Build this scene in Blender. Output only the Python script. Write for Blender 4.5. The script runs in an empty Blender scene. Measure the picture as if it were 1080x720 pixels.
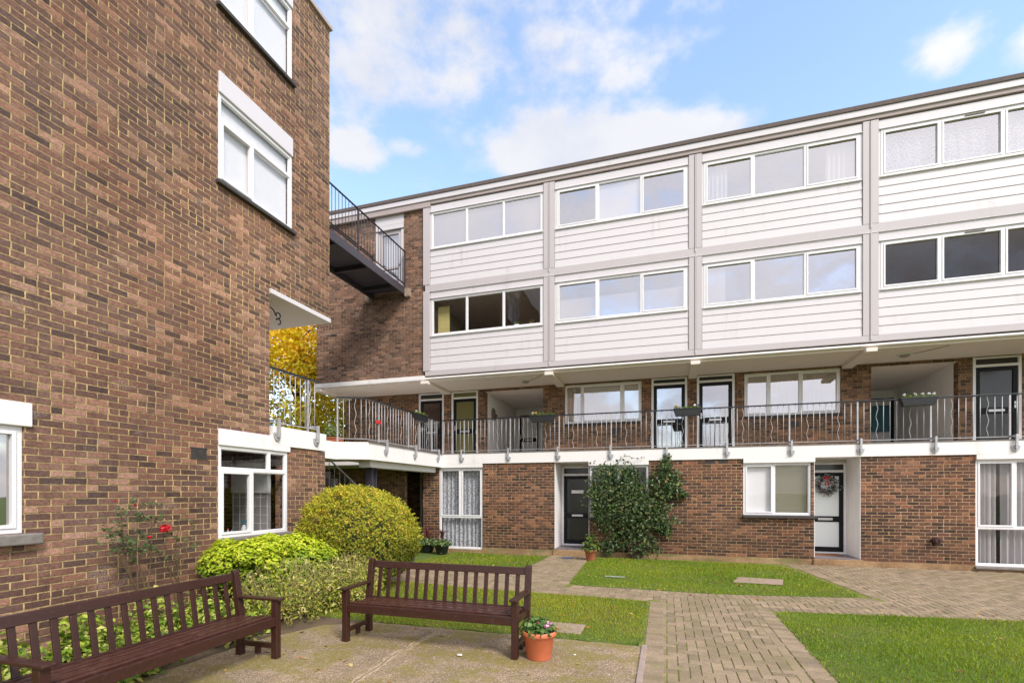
import bpy, bmesh, math, random
import numpy as np
from mathutils import Vector
R = math.radians
random.seed(7); rng = np.random.default_rng(7)
SC = bpy.context.scene
COL = SC.collection

# ------------------------------------------------------------------ camera
CAM_H = 1.70; YAW = R(17.362); FPX = 522.0
cd = bpy.data.cameras.new('camera'); cam = bpy.data.objects.new('camera', cd); COL.objects.link(cam)
cam.location = (0, 0, CAM_H); cam.rotation_euler = (R(90), 0, YAW)
cd.sensor_width = 36; cd.lens = FPX / 1080 * 36; cd.shift_y = (518.5 - 360) / 1080
cd.clip_start = 0.05; cd.clip_end = 2000
SC.camera = cam
RV = Vector((math.cos(YAW), math.sin(YAW), 0)); FV = Vector((-math.sin(YAW), math.cos(YAW), 0)); UV = Vector((0, 0, 1))

# ------------------------------------------------------------------ sky, sun, exposure
SC.view_settings.view_transform = 'Standard'; SC.view_settings.look = 'None'
SC.view_settings.gamma = 1.0; SC.view_settings.use_curve_mapping = False
SC.view_settings.exposure = 1.41
SUN_DIR = Vector((0.62, -0.55, 0.78)).normalized()
sun_el = math.asin(SUN_DIR.z); sun_az = math.atan2(SUN_DIR.x, SUN_DIR.y)
W = bpy.data.worlds.new('World'); SC.world = W; W.use_nodes = True
nt = W.node_tree; nt.nodes.clear()
def N(t, kind, **kw):
    n = t.nodes.new(kind)
    for k, v in kw.items(): setattr(n, k, v)
    return n
wo = N(nt, 'ShaderNodeOutputWorld'); bg = N(nt, 'ShaderNodeBackground'); bg.inputs['Strength'].default_value = 0.118
sky = N(nt, 'ShaderNodeTexSky', sky_type='NISHITA'); sky.sun_disc = False
sky.sun_elevation = sun_el; sky.sun_rotation = sun_az; sky.air_density = 1.0; sky.dust_density = 0.6; sky.ozone_density = 1.5
tc = N(nt, 'ShaderNodeTexCoord')
def wmath(op, a, b=None, c=None):
    n = N(nt, 'ShaderNodeMath', operation=op)
    for i, v in enumerate((a, b, c)):
        if v is None: continue
        if isinstance(v, (int, float)): n.inputs[i].default_value = v
        else: nt.links.new(v, n.inputs[i])
    return n.outputs[0]
def wdot(vec, c, sub=None):
    n = N(nt, 'ShaderNodeVectorMath', operation='DOT_PRODUCT'); nt.links.new(vec, n.inputs[0]); n.inputs[1].default_value = c
    return n.outputs['Value']
nrm = N(nt, 'ShaderNodeVectorMath', operation='NORMALIZE'); nt.links.new(tc.outputs['Generated'], nrm.inputs[0]); D = nrm.outputs[0]
def noise(scale, detail, rough, stretch=(1, 1, 1), off=(0, 0, 0)):
    mp = N(nt, 'ShaderNodeMapping'); mp.inputs['Scale'].default_value = stretch; mp.inputs['Location'].default_value = off
    nt.links.new(D, mp.inputs[0])
    n = N(nt, 'ShaderNodeTexNoise'); n.inputs['Scale'].default_value = scale; n.inputs['Detail'].default_value = detail; n.inputs['Roughness'].default_value = rough
    nt.links.new(mp.outputs[0], n.inputs['Vector']); return n.outputs['Fac']
n1 = noise(5.5, 9, 0.55, (1, 1, 1.45)); n2 = noise(16, 8, 0.6, (1, 1, 1.6), (3, 1, 2))
# cloud banks at fixed compass directions of the sky dome (px,py only used to read off the bearing)
def bearing(px, py):
    v = RV * ((px - 540) / FPX) + FV + UV * ((518.5 - py) / FPX); v.normalize(); return v
banks = [((440, 8), .36, .10, .80), ((395, 75), .16, .075, .80), ((540, 72), .26, .05, .70), ((690, 45), .12, .04, .62), ((735, 10), .08, .03, .6), ((585, 150), .13, .060, 1.05),
         ((660, 148), .14, .045, 1.0), ((740, 140), .10, .026, .85), ((372, 158), .05, .035, .9), ((432, 155), .045, .018, .6), ((995, 55), .05, .038, .9), ((1085, 48), .03, .025, .8), ((440, 195), .1, .02, .3), ((345, 150), .05, .2, .5)]
bias = None
for (p, a, b, amp) in banks:
    c = bearing(*p)
    r_ = Vector((c.y, -c.x, 0)).normalized(); u_ = r_.cross(c).normalized()
    du = wmath('SUBTRACT', wdot(D, r_), r_.dot(c)); dv = wmath('SUBTRACT', wdot(D, u_), u_.dot(c))
    q = wmath('ADD', wmath('POWER', wmath('ABSOLUTE', wmath('DIVIDE', du, a)), 2), wmath('POWER', wmath('ABSOLUTE', wmath('DIVIDE', dv, b)), 2))
    g = wmath('MULTIPLY', wmath('EXPONENT', wmath('MULTIPLY', q, -0.8)), amp)
    front = wmath('GREATER_THAN', wdot(D, c), 0.2)
    g = wmath('MULTIPLY', g, front)
    bias = g if bias is None else wmath('MAXIMUM', bias, g)
behind = wmath('MULTIPLY', wmath('MINIMUM', wmath('MAXIMUM', wmath('MULTIPLY_ADD', wdot(D, FV), -3.0, 1.45), 0), 1.0), 0.85)  # unseen cloud cover added behind the camera for soft fill and pale reflections
bias = wmath('MAXIMUM', bias, behind)
dens = wmath('ADD', wmath('MULTIPLY', wmath('SUBTRACT', n1, 0.5), 1.6), wmath('MULTIPLY', wmath('SUBTRACT', n2, 0.5), 1.0))
dens = wmath('ADD', dens, bias)
mr = N(nt, 'ShaderNodeMapRange', interpolation_type='SMOOTHSTEP'); nt.links.new(dens, mr.inputs[0])
mr.inputs[1].default_value = 0.33; mr.inputs[2].default_value = 0.92; mr.inputs[3].default_value = 0; mr.inputs[4].default_value = 0.95
ramp = N(nt, 'ShaderNodeMapRange'); nt.links.new(n1, ramp.inputs[0])
ramp.inputs[1].default_value = .38; ramp.inputs[2].default_value = .62; ramp.inputs[3].default_value = 0; ramp.inputs[4].default_value = 1
cc = N(nt, 'ShaderNodeMix', data_type='RGBA'); nt.links.new(ramp.outputs[0], cc.inputs['Factor'])
CLOUD = 3.95
cc.inputs['A'].default_value = (.80 * CLOUD, .83 * CLOUD, .95 * CLOUD, 1); cc.inputs['B'].default_value = (.98 * CLOUD, .98 * CLOUD, 1.02 * CLOUD, 1)
SKYMUL = N(nt, 'ShaderNodeMix', data_type='RGBA', blend_type='MULTIPLY'); SKYMUL.inputs['Factor'].default_value = 1
nt.links.new(sky.outputs[0], SKYMUL.inputs['A']); SKYMUL.inputs['B'].default_value = (1.55, 1.45, 1.35, 1)
mx = N(nt, 'ShaderNodeMix', data_type='RGBA'); nt.links.new(mr.outputs[0], mx.inputs['Factor'])
nt.links.new(SKYMUL.outputs['Result'], mx.inputs['A']); 
# clouds towards the sun, out of view, brightened to keep the fill light
lit = wmath('MULTIPLY_ADD', wmath('MAXIMUM', wdot(D, SUN_DIR), 0.0), 0.62, 0.76)
lv = N(nt, 'ShaderNodeVectorMath', operation='SCALE'); nt.links.new(cc.outputs['Result'], lv.inputs[0]); nt.links.new(lit, lv.inputs['Scale'])
nt.links.new(lv.outputs[0], mx.inputs['B'])
nt.links.new(mx.outputs['Result'], bg.inputs['Color']); nt.links.new(bg.outputs[0], wo.inputs[0])
sd = bpy.data.lights.new('sun', 'SUN'); sd.energy = 1.35; sd.angle = R(16); sd.color = (1, .95, .87)
so = bpy.data.objects.new('sun', sd); COL.objects.link(so)
so.rotation_euler = (-SUN_DIR).to_track_quat('-Z', 'Y').to_euler(); so.location = (5, -5, 20)
SC.cycles.max_bounces = 7; SC.cycles.transparent_max_bounces = 16; SC.cycles.diffuse_bounces = 4
SC.cycles.glossy_bounces = 3; SC.cycles.caustics_reflective = False; SC.cycles.caustics_refractive = False

# ------------------------------------------------------------------ measuring helpers
_c, _s = math.cos(YAW), math.sin(YAW)
def fx(px, Y):
    r = (px - 540) / FPX; return (r * _c - _s) * Y / (r * _s + _c)
def ly(px, X):
    r = (px - 540) / FPX; return (r * _s + _c) * X / (r * _c - _s)
def gp(px, py, z=0.0):
    Z = (CAM_H - z) * FPX / (py - 518.5); r = (px - 540) / FPX * Z
    return (r * _c - _s * Z, r * _s + _c * Z)
DY = 13.14      # main facade plane
D2 = 14.70      # first floor set-back wall
LX = -6.20      # left block wall plane

# ------------------------------------------------------------------ materials
MATS = {}
class NT:
    def __init__(s, name):
        s.m = bpy.data.materials.new(name); s.m.use_nodes = True; s.t = s.m.node_tree
        s.b = s.t.nodes['Principled BSDF']; s.out = s.t.nodes['Material Output']; MATS[name] = s.m
    def n(s, k, **kw): return N(s.t, k, **kw)
    def l(s, a, b): s.t.links.new(a, b)
    def val(s, sock, v):
        if isinstance(v, (int, float)): sock.default_value = v
        elif isinstance(v, tuple): sock.default_value = v if len(v) == len(sock.default_value) else (*v, 1)
        else: s.l(v, sock)
    def m_(s, op, a, b=None, c=None, clamp=False):
        n = s.n('ShaderNodeMath', operation=op, use_clamp=clamp)
        for i, v in enumerate((a, b, c)):
            if v is not None: s.val(n.inputs[i], v)
        return n.outputs[0]
    def mix(s, f, a, b, mode='MIX'):
        n = s.n('ShaderNodeMix', data_type='RGBA', blend_type=mode)
        s.val(n.inputs['Factor'], f); s.val(n.inputs['A'], a); s.val(n.inputs['B'], b); return n.outputs['Result']
    def noise(s, sc, det=4, rough=.55, vec=None, stretch=None):
        n = s.n('ShaderNodeTexNoise'); n.inputs['Scale'].default_value = sc; n.inputs['Detail'].default_value = det; n.inputs['Roughness'].default_value = rough
        v = vec or s.pos()
        if stretch:
            mp = s.n('ShaderNodeMapping'); mp.inputs['Scale'].default_value = stretch; s.l(v, mp.inputs[0]); v = mp.outputs[0]
        s.l(v, n.inputs['Vector']); return n.outputs['Fac']
    def pos(s):
        if not hasattr(s, '_p'): s._p = s.n('ShaderNodeNewGeometry')
        return s._p.outputs['Position']
    def rng(s, v, a, b, c=0, d=1, smooth=False):
        n = s.n('ShaderNodeMapRange', interpolation_type='SMOOTHSTEP' if smooth else 'LINEAR'); s.val(n.inputs[0], v)
        for i, q in enumerate((a, b, c, d)): s.val(n.inputs[i + 1], q)
        return n.outputs[0]
    def ramp(s, v, stops, const=False):
        n = s.n('ShaderNodeValToRGB'); e = n.color_ramp.elements
        if const: n.color_ramp.interpolation = 'CONSTANT'
        while len(e) < len(stops): e.new(0.5)
        for i, (p, c) in enumerate(stops): e[i].position = p; e[i].color = (*c, 1)
        s.val(n.inputs[0], v); return n.outputs[0]
    def bump(s, h, strength=.3, dist=.01):
        n = s.n('ShaderNodeBump'); n.inputs['Strength'].default_value = strength; n.inputs['Distance'].default_value = dist
        s.val(n.inputs['Height'], h); s.l(n.outputs[0], s.b.inputs['Normal'])
    def fin(s, color=None, rough=.8, metal=0, spec=None):
        if color is not None: s.val(s.b.inputs['Base Color'], color)
        s.val(s.b.inputs['Roughness'], rough); s.b.inputs['Metallic'].default_value = metal
        if spec is not None: s.b.inputs['Specular IOR Level'].default_value = spec
        return s.m

def simple(name, col, rough=.6, var=.12, metal=0, bump=0.0, sc=6, spec=None):
    s = NT(name); a = s.noise(sc, 5); b = s.noise(sc * 9, 3)
    f = s.m_('ADD', s.m_('MULTIPLY', a, .6), s.m_('MULTIPLY', b, .4))
    k = s.rng(f, .35, .65, 1 - var, 1 + var)
    hsv = s.n('ShaderNodeHueSaturation'); hsv.inputs['Color'].default_value = (*col, 1); s.l(k, hsv.inputs['Value'])
    if bump: s.bump(b, bump, .004)
    return s.fin(hsv.outputs[0], s.rng(a, .3, .7, rough - .06, rough + .08), metal, spec)

def brick(name, stops, mortar, stain=(.7, 1.15), efflo=0.0, hd=.87, damp=0.0):
    stops = [(p_, tuple((.012 + (1.14 if name != 'red_brown_brick' else 1.0) * q_) * w_ for q_, w_ in zip(c_, (1.02, .975, .95)))) for p_, c_ in stops]
    s = NT(name); g = s.n('ShaderNodeNewGeometry'); s._p = g
    sx = s.n('ShaderNodeSeparateXYZ'); s.l(g.outputs['Position'], sx.inputs[0])
    sn = s.n('ShaderNodeSeparateXYZ'); s.l(g.outputs['True Normal'], sn.inputs[0])
    isx = s.m_('GREATER_THAN', s.m_('ABSOLUTE', sn.outputs[0]), .5)
    u = s.m_('ADD', s.m_('MULTIPLY', isx, sx.outputs[1]), s.m_('MULTIPLY', s.m_('SUBTRACT', 1, isx), sx.outputs[0]))
    wob = s.m_('MULTIPLY', s.m_('SUBTRACT', s.noise(2.3, 2), .5), .006)
    v = s.m_('ADD', sx.outputs[2], s.m_('ADD', wob, 20 * .075 + .02))
    u = s.m_('ADD', u, 40.0)
    vr = s.m_('DIVIDE', v, .075); row = s.m_('FLOOR', vr); fv = s.m_('FRACT', vr)
    cb0 = s.n('ShaderNodeCombineXYZ'); s.l(row, cb0.inputs[0]); wn0 = s.n('ShaderNodeTexWhiteNoise', noise_dimensions='2D'); s.l(cb0.outputs[0], wn0.inputs['Vector'])
    off = s.m_('ADD', s.m_('MULTIPLY', s.m_('MODULO', row, 2), .5), s.m_('MULTIPLY', wn0.outputs['Value'], .06))
    ur = s.m_('ADD', s.m_('DIVIDE', u, .225), off); colm = s.m_('FLOOR', ur); fu = s.m_('FRACT', ur)
    cb = s.n('ShaderNodeCombineXYZ'); s.l(row, cb.inputs[0]); s.l(colm, cb.inputs[1])
    wn = s.n('ShaderNodeTexWhiteNoise', noise_dimensions='3D'); s.l(cb.outputs[0], wn.inputs['Vector'])
    hdr = s.m_('GREATER_THAN', wn.outputs['Value'], hd)
    half = s.m_('MULTIPLY', hdr, s.m_('GREATER_THAN', fu, .5))
    fu2 = s.m_('FRACT', s.m_('MULTIPLY', fu, 2))
    # distance to edge in metres
    e1 = s.m_('MULTIPLY', s.m_('MINIMUM', fu, s.m_('SUBTRACT', 1, fu)), .225)
    e2 = s.m_('MULTIPLY', s.m_('MINIMUM', fu2, s.m_('SUBTRACT', 1, fu2)), .1125)
    eu = s.m_('ADD', s.m_('MULTIPLY', e1, s.m_('SUBTRACT', 1, hdr)), s.m_('MULTIPLY', e2, hdr))
    ev = s.m_('MULTIPLY', s.m_('MINIMUM', fv, s.m_('SUBTRACT', 1, fv)), .075)
    d = s.m_('MINIMUM', eu, ev)
    ragged = s.m_('MULTIPLY', s.m_('SUBTRACT', s.noise(48, 4, .7), .5), .013)
    mask = s.rng(s.m_('ADD', d, ragged), .0052, .0090, 0, 1, True)
    cb2 = s.n('ShaderNodeCombineXYZ'); s.l(row, cb2.inputs[0]); s.l(colm, cb2.inputs[1]); s.l(s.m_('ADD', half, 7), cb2.inputs[2])
    wn2 = s.n('ShaderNodeTexWhiteNoise', noise_dimensions='3D'); s.l(cb2.outputs[0], wn2.inputs['Vector'])
    bc = s.ramp(wn2.outputs['Value'], stops)
    det = s.rng(s.noise(30, 6, .75, stretch=(1, 1, 1.6)), .3, .7, .52, 1.55)
    det2 = s.rng(s.noise(170, 3, .7), .3, .7, .70, 1.35)
    bc = s.mix(1.0, bc, s.n2c(s.m_('MULTIPLY', det, det2)), 'MULTIPLY')
    # sooty smears on individual bricks
    sm = s.m_('MULTIPLY', s.rng(s.noise(9, 4, .65), .5, .68, 0, .55, True), 1)
    bc = s.mix(sm, bc, s.mix(1.0, bc, (.55, .52, .55), 'MULTIPLY'))
    if efflo:
        ef = s.m_('MULTIPLY', s.rng(s.noise(1.6, 3, .6, stretch=(1, 1, 2.2)), .60, .72, 0, efflo, True), s.rng(s.noise(60, 2), .45, .62, 0, 1))
        bc = s.mix(ef, bc, (.55, .48, .42))
    mc = s.mix(s.rng(s.noise(13, 5, .7), .35, .65), tuple(c * .45 for c in mortar), tuple(c * 1.3 for c in mortar))
    mc = s.mix(s.rng(s.noise(1.1, 4, .6), .42, .62, 0, .6, True), mc, tuple(c * .5 for c in mortar))
    # shade of the recessed bed joints put into the mortar colour, perpends stay paler
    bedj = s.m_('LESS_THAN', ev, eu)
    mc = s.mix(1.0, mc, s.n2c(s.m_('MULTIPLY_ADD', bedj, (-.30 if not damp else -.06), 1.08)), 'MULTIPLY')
    bc = s.mix(s.rng(s.noise(.7, 3, .6), .40, .62, 0, .45, True), bc, s.mix(1.0, bc, (1.18, .92, .80), 'MULTIPLY'))
    colr = s.mix(mask, mc, bc)
    st = s.rng(s.noise(.55, 5, .6), .32, .68, stain[0], stain[1])
    colr = s.mix(1.0, colr, s.n2c(st), 'MULTIPLY')
    if damp:   # splash-back grime with a ragged upper limit
        zz = s.m_('ADD', sx.outputs[2], s.m_('MULTIPLY', s.m_('SUBTRACT', s.noise(1.0, 5, .65), .5), 2.6))
        colr = s.mix(s.rng(zz, .5, 1.6, damp, 0, True), colr, s.mix(1.0, colr, (.52, .50, .42), 'MULTIPLY'))
    else:      # rain streaks
        sk = s.m_('MULTIPLY', s.rng(s.noise(2.4, 4, .6, stretch=(1, 1, .10)), .52, .70, 0, .5, True), s.rng(s.noise(.4, 3), .4, .6))
        colr = s.mix(sk, colr, s.mix(1.0, colr, (.60, .58, .56), 'MULTIPLY'))
    h = s.m_('ADD', s.m_('MULTIPLY', mask, 1.0), s.m_('MULTIPLY', s.noise(55, 4, .7), .5))
    h = s.m_('ADD', h, s.m_('MULTIPLY', wn2.outputs['Value'], .4))
    s.bump(h, 1.0, .009)
    return s.fin(colr, .88, spec=.3)
def _n2c(s, v):
    n = s.n('ShaderNodeCombineColor')
    for i in range(3): s.l(v, n.inputs[i])
    return n.outputs[0]
NT.n2c = _n2c

M = {}
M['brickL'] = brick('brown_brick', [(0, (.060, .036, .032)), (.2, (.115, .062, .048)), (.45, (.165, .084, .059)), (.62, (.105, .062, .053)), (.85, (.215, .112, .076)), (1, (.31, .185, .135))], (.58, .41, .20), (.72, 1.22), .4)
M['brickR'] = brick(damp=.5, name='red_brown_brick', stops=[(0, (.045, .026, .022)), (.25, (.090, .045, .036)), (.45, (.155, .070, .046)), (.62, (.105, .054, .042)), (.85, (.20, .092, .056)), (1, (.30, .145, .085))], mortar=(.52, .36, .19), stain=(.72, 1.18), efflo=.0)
M['brickW'] = brick('weathered_brick', [(0, (.07, .042, .035)), (.3, (.14, .078, .057)), (.5, (.20, .112, .08)), (.7, (.15, .092, .072)), (1, (.30, .175, .125))], (.42, .30, .18), (.75, 1.15), .65)
M['brickD'] = brick('dark_brown_brick', [(0, (.06, .038, .028)), (.35, (.13, .076, .05)), (.7, (.18, .10, .06)), (1, (.28, .16, .095))], (.42, .29, .17), (.8, 1.1), .0)

def painted(name, col, dirt=(.5, .45, .38), amt=.35, rough=.55, run=True):
    s = NT(name); a = s.noise(1.3, 5, .6); st = s.noise(7, 4, .6, stretch=(1, 1, .12) if run else None)
    f = s.m_('MULTIPLY', s.rng(a, .45, .75, 0, 1, True), s.rng(st, .45, .75, 0, amt, True))
    c = s.mix(f, col, dirt); fine = s.rng(s.noise(90, 3), .3, .7, .97, 1.03)
    c = s.mix(1.0, c, s.n2c(fine), 'MULTIPLY'); s.bump(s.noise(60, 4), .08, .003)
    return s.fin(c, rough)
M['white'] = painted('white_cladding_paint', (.67, .625, .645), (.42, .37, .34), .55, .5)
M['lilac'] = painted('grey_lilac_trim', (.53, .475, .485), (.38, .33, .32), .4, .5)
M['render'] = painted('white_render', (.84, .80, .785), (.48, .42, .34), .6, .8)
M['soffit'] = painted('soffit_paint', (.80, .71, .64), (.42, .34, .28), .4, .85, False)
M['upvc'] = simple('white_window_frame', (.80, .775, .785), .32, .03)
M['felt'] = simple('roof_felt_edge', (.13, .10, .09), .9, .3, bump=.4, sc=20)
M['fasc'] = painted('fascia_weathered', (.42, .345, .33), (.28, .22, .20), .5, .7)
M['sill'] = simple('dark_tile_sill', (.055, .045, .042), .7, .3, sc=14, bump=.3)
M['csill'] = simple('concrete_sill', (.20, .175, .155), .85, .3, sc=12, bump=.4)
M['plinth'] = None
s = NT('ochre_plinth'); a = s.noise(1.7, 6, .65); b = s.noise(30, 4, .6)
s.bump(b, .4, .006); M['plinth'] = s.fin(s.mix(s.rng(s.noise(.9, 5, .6, stretch=(1, 1, 3)), .48, .62, 0, .75, True), s.mix(1.0, s.ramp(a, [(.3, (.16, .09, .045)), (.5, (.33, .20, .10)), (.7, (.42, .30, .17))]), s.n2c(s.rng(b, .3, .7, .75, 1.2)), 'MULTIPLY'), (.13, .14, .045)), .9)
M['galv'] = simple('galvanised_steel', (.46, .45, .46), .45, .18, .35, sc=20)
M['black'] = simple('black_paint', (.014, .014, .017), .35, .2)
M['doorblk'] = simple('black_door_frame', (.006, .006, .008), .5, .2, spec=.25)
M['steel'] = simple('dark_bridge_steel', (.052, .045, .058), .45, .25, sc=9)
M['rail'] = simple('dark_handrail', (.05, .042, .038), .5, .3, sc=12)
M['room'] = simple('room_plaster', (.50, .43, .37), .9, .1)
M['floor'] = simple('room_floor', (.16, .12, .09), .8, .1)
M['mat'] = simple('coir_mat', (.25, .10, .035), .95, .3, sc=60, bump=.6)
M['terra'] = simple('terracotta', (.62, .17, .075), .55, .10, sc=14, bump=.1)
M['terra2'] = simple('aged_terracotta', (.40, .13, .06), .8, .3, sc=20, bump=.2)
M['plasticblk'] = simple('black_plastic', (.02, .02, .022), .45, .15)
M['soil'] = simple('potting_soil', (.03, .02, .014), .95, .4, sc=50, bump=.8)
M['silver'] = simple('brushed_aluminium', (.62, .60, .60), .35, .1, .6)
M['teal'] = simple('teal_plastic', (.03, .15, .19), .5, .1)
M['red'] = simple('red_fabric', (.45, .012, .02), .55, .15)
M['redplastic'] = simple('red_plastic', (.55, .03, .04), .4, .1)
M['whitep'] = simple('white_plastic', (.75, .75, .73), .4, .06)
M['blue'] = simple('blue_plastic', (.03, .07, .17), .5, .1)
M['bark'] = simple('bark', (.085, .055, .035), .9, .4, sc=25, bump=.8)
M['stem'] = simple('green_stem', (.10, .105, .035), .7, .3, sc=25, bump=.3)
M['rosestem'] = simple('rose_cane', (.13, .085, .04), .8, .4, sc=25, bump=.4)
M['drystem'] = simple('dry_pale_stem', (.38, .30, .15), .8, .3, sc=25)
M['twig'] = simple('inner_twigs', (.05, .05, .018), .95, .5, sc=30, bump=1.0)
M['cast'] = simple('rusty_cast_iron', (.06, .022, .018), .7, .3, sc=30, bump=.5)
M['stone'] = simple('pinkish_slab', (.34, .245, .19), .9, .2, sc=14, bump=.4)
M['conc'] = simple('edging_concrete', (.33, .25, .21), .9, .2, sc=16, bump=.4)
M['step'] = simple('purple_tile_step', (.17, .14, .15), .6, .15, sc=12)
M['cream'] = simple('cream_panel', (.50, .42, .16), .7, .1)
M['clay'] = simple('clay_ornament', (.15, .105, .075), .8, .2, sc=30, bump=.3)
M['tile'] = simple('grey_tiling', (.33, .31, .31), .3, .06)
M['lampglass'] = simple('opal_lamp_cover', (.30, .27, .24), .4, .06)

# bench wood: long grain, worn glossy maroon stain
s = NT('maroon_stained_wood'); tco = s.n('ShaderNodeTexCoord')
gr = s.noise(9, 6, .65, vec=tco.outputs['Object'], stretch=(1, 6, 6)); wr = s.noise(4, 4)
s.bump(gr, .35, .002)
M['wood'] = s.fin(s.mix(s.rng(s.noise(28, 4, .7), .60, .72, 0, .35), s.mix(gr, (.019, .0066, .0048), (.066, .0215, .0145)), (.16, .10, .085)), s.rng(wr, .3, .7, .28, .5))


s = NT('worn_seat_wood'); tco = s.n('ShaderNodeTexCoord')
gr = s.noise(9, 6, .65, vec=tco.outputs['Object'], stretch=(1, 6, 6)); wr = s.noise(4, 4); s.bump(gr, .4, .002)
M['woodw'] = s.fin(s.mix(s.rng(s.noise(11, 5, .7), .50, .70, 0, .3), s.mix(gr, (.026, .0088, .006), (.095, .033, .023)), (.16, .085, .07)), s.rng(wr, .3, .7, .22, .42))
# glass: mirror-like double glazing over a see-through pane
def glass(name, base, tint=(.95, .95, .96), gl=(.93, .885, .89), wav=.012):
    s = NT(name); s.t.nodes.remove(s.b)
    tr = s.n('ShaderNodeBsdfTransparent'); tr.inputs[0].default_value = (*tint, 1)
    gs = s.n('ShaderNodeBsdfGlossy'); gs.inputs[0].default_value = (*gl, 1); gs.inputs['Roughness'].default_value = .01
    ge = s.n('ShaderNodeNewGeometry'); dt = s.n('ShaderNodeVectorMath', operation='DOT_PRODUCT'); s.l(ge.outputs['Incoming'], dt.inputs[0]); s.l(ge.outputs['True Normal'], dt.inputs[1])
    fr_ = s.m_('MULTIPLY_ADD', s.m_('POWER', s.m_('SUBTRACT', 1, s.m_('ABSOLUTE', dt.outputs['Value'])), 4.0), .85, .07)
    bp = s.n('ShaderNodeBump'); bp.inputs['Strength'].default_value = .4; bp.inputs['Distance'].default_value = wav; s.l(s.noise(.9, 2), bp.inputs['Height'])
    s.l(bp.outputs[0], gs.inputs['Normal'])
    f = s.m_('ADD', fr_, base, clamp=True)
    mxs = s.n('ShaderNodeMixShader'); s.l(f, mxs.inputs[0]); s.l(tr.outputs[0], mxs.inputs[1]); s.l(gs.outputs[0], mxs.inputs[2])
    s.l(mxs.outputs[0], s.out.inputs[0]); return s.m
M['glassR'] = glass('reflective_glass', .42); M['glassD'] = glass('clear_glass', -.02); M['glassM'] = glass('door_glass', .34)

def cloth(name, col, trans=.35, lace=0):
    s = NT(name); s.fin(s.mix(s.noise(12, 4), tuple(c * .9 for c in col), col), .9)
    tl = s.n('ShaderNodeBsdfTranslucent'); tl.inputs[0].default_value = (*col, 1)
    a = s.n('ShaderNodeMixShader'); a.inputs[0].default_value = trans; s.l(s.b.outputs[0], a.inputs[1]); s.l(tl.outputs[0], a.inputs[2])
    o = a.outputs[0]
    if lace:
        tp = s.n('ShaderNodeBsdfTransparent'); vo = s.n('ShaderNodeTexVoronoi'); vo.inputs['Scale'].default_value = lace
        s.l(s.pos(), vo.inputs['Vector'])
        b = s.n('ShaderNodeMixShader'); s.l(s.rng(vo.outputs['Distance'], .50, .62, 0, .45), b.inputs[0]); s.l(o, b.inputs[1]); s.l(tp.outputs[0], b.inputs[2]); o = b.outputs[0]
    s.l(o, s.out.inputs[0]); return s.m
M['curtain'] = cloth('cream_curtain', (.85, .81, .75)); M['curtG'] = cloth('grey_curtain', (.66, .62, .62), .3)
M['lace'] = cloth('lace_net', (.80, .80, .84), .35, 26); M['blind'] = cloth('white_blind', (.94, .92, .93), .08)
M['lilacblind'] = cloth('pale_blind', (.52, .49, .52), .3); M['cblind'] = cloth('beige_slat_blind', (.90, .86, .70), .3)
s = NT('frosted_panel'); M['frost'] = s.fin((.84, .88, .86), .35)
s = NT('olive_obscured_glass'); M['olive'] = s.fin(s.mix(s.noise(2, 3), (.13, .115, .035), (.22, .20, .09)), .25)
s = NT('smoked_door_glass'); M['smoke'] = s.fin(s.mix(s.noise(3, 3), (.022, .022, .02), (.045, .045, .04)), .18)

def leafmat(name, trans=.3, rough=.5, spec=.35):
    s = NT(name); at = s.n('ShaderNodeAttribute', attribute_name='Col')
    c = s.mix(1.0, at.outputs['Color'], s.n2c(s.rng(s.noise(45, 2), .3, .7, .85, 1.15)), 'MULTIPLY')
    s.fin(c, rough, spec=spec)
    tl = s.n('ShaderNodeBsdfTranslucent'); s.l(c, tl.inputs[0])
    a = s.n('ShaderNodeMixShader'); a.inputs[0].default_value = trans; s.l(s.b.outputs[0], a.inputs[1]); s.l(tl.outputs[0], a.inputs[2])
    s.l(a.outputs[0], s.out.inputs[0]); return s.m
M['leaf'] = leafmat('leaf'); M['gloss'] = leafmat('glossy_leaf', .15, .38, .4); M['blade'] = leafmat('grass_blade', .35, .6, .25)

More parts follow.
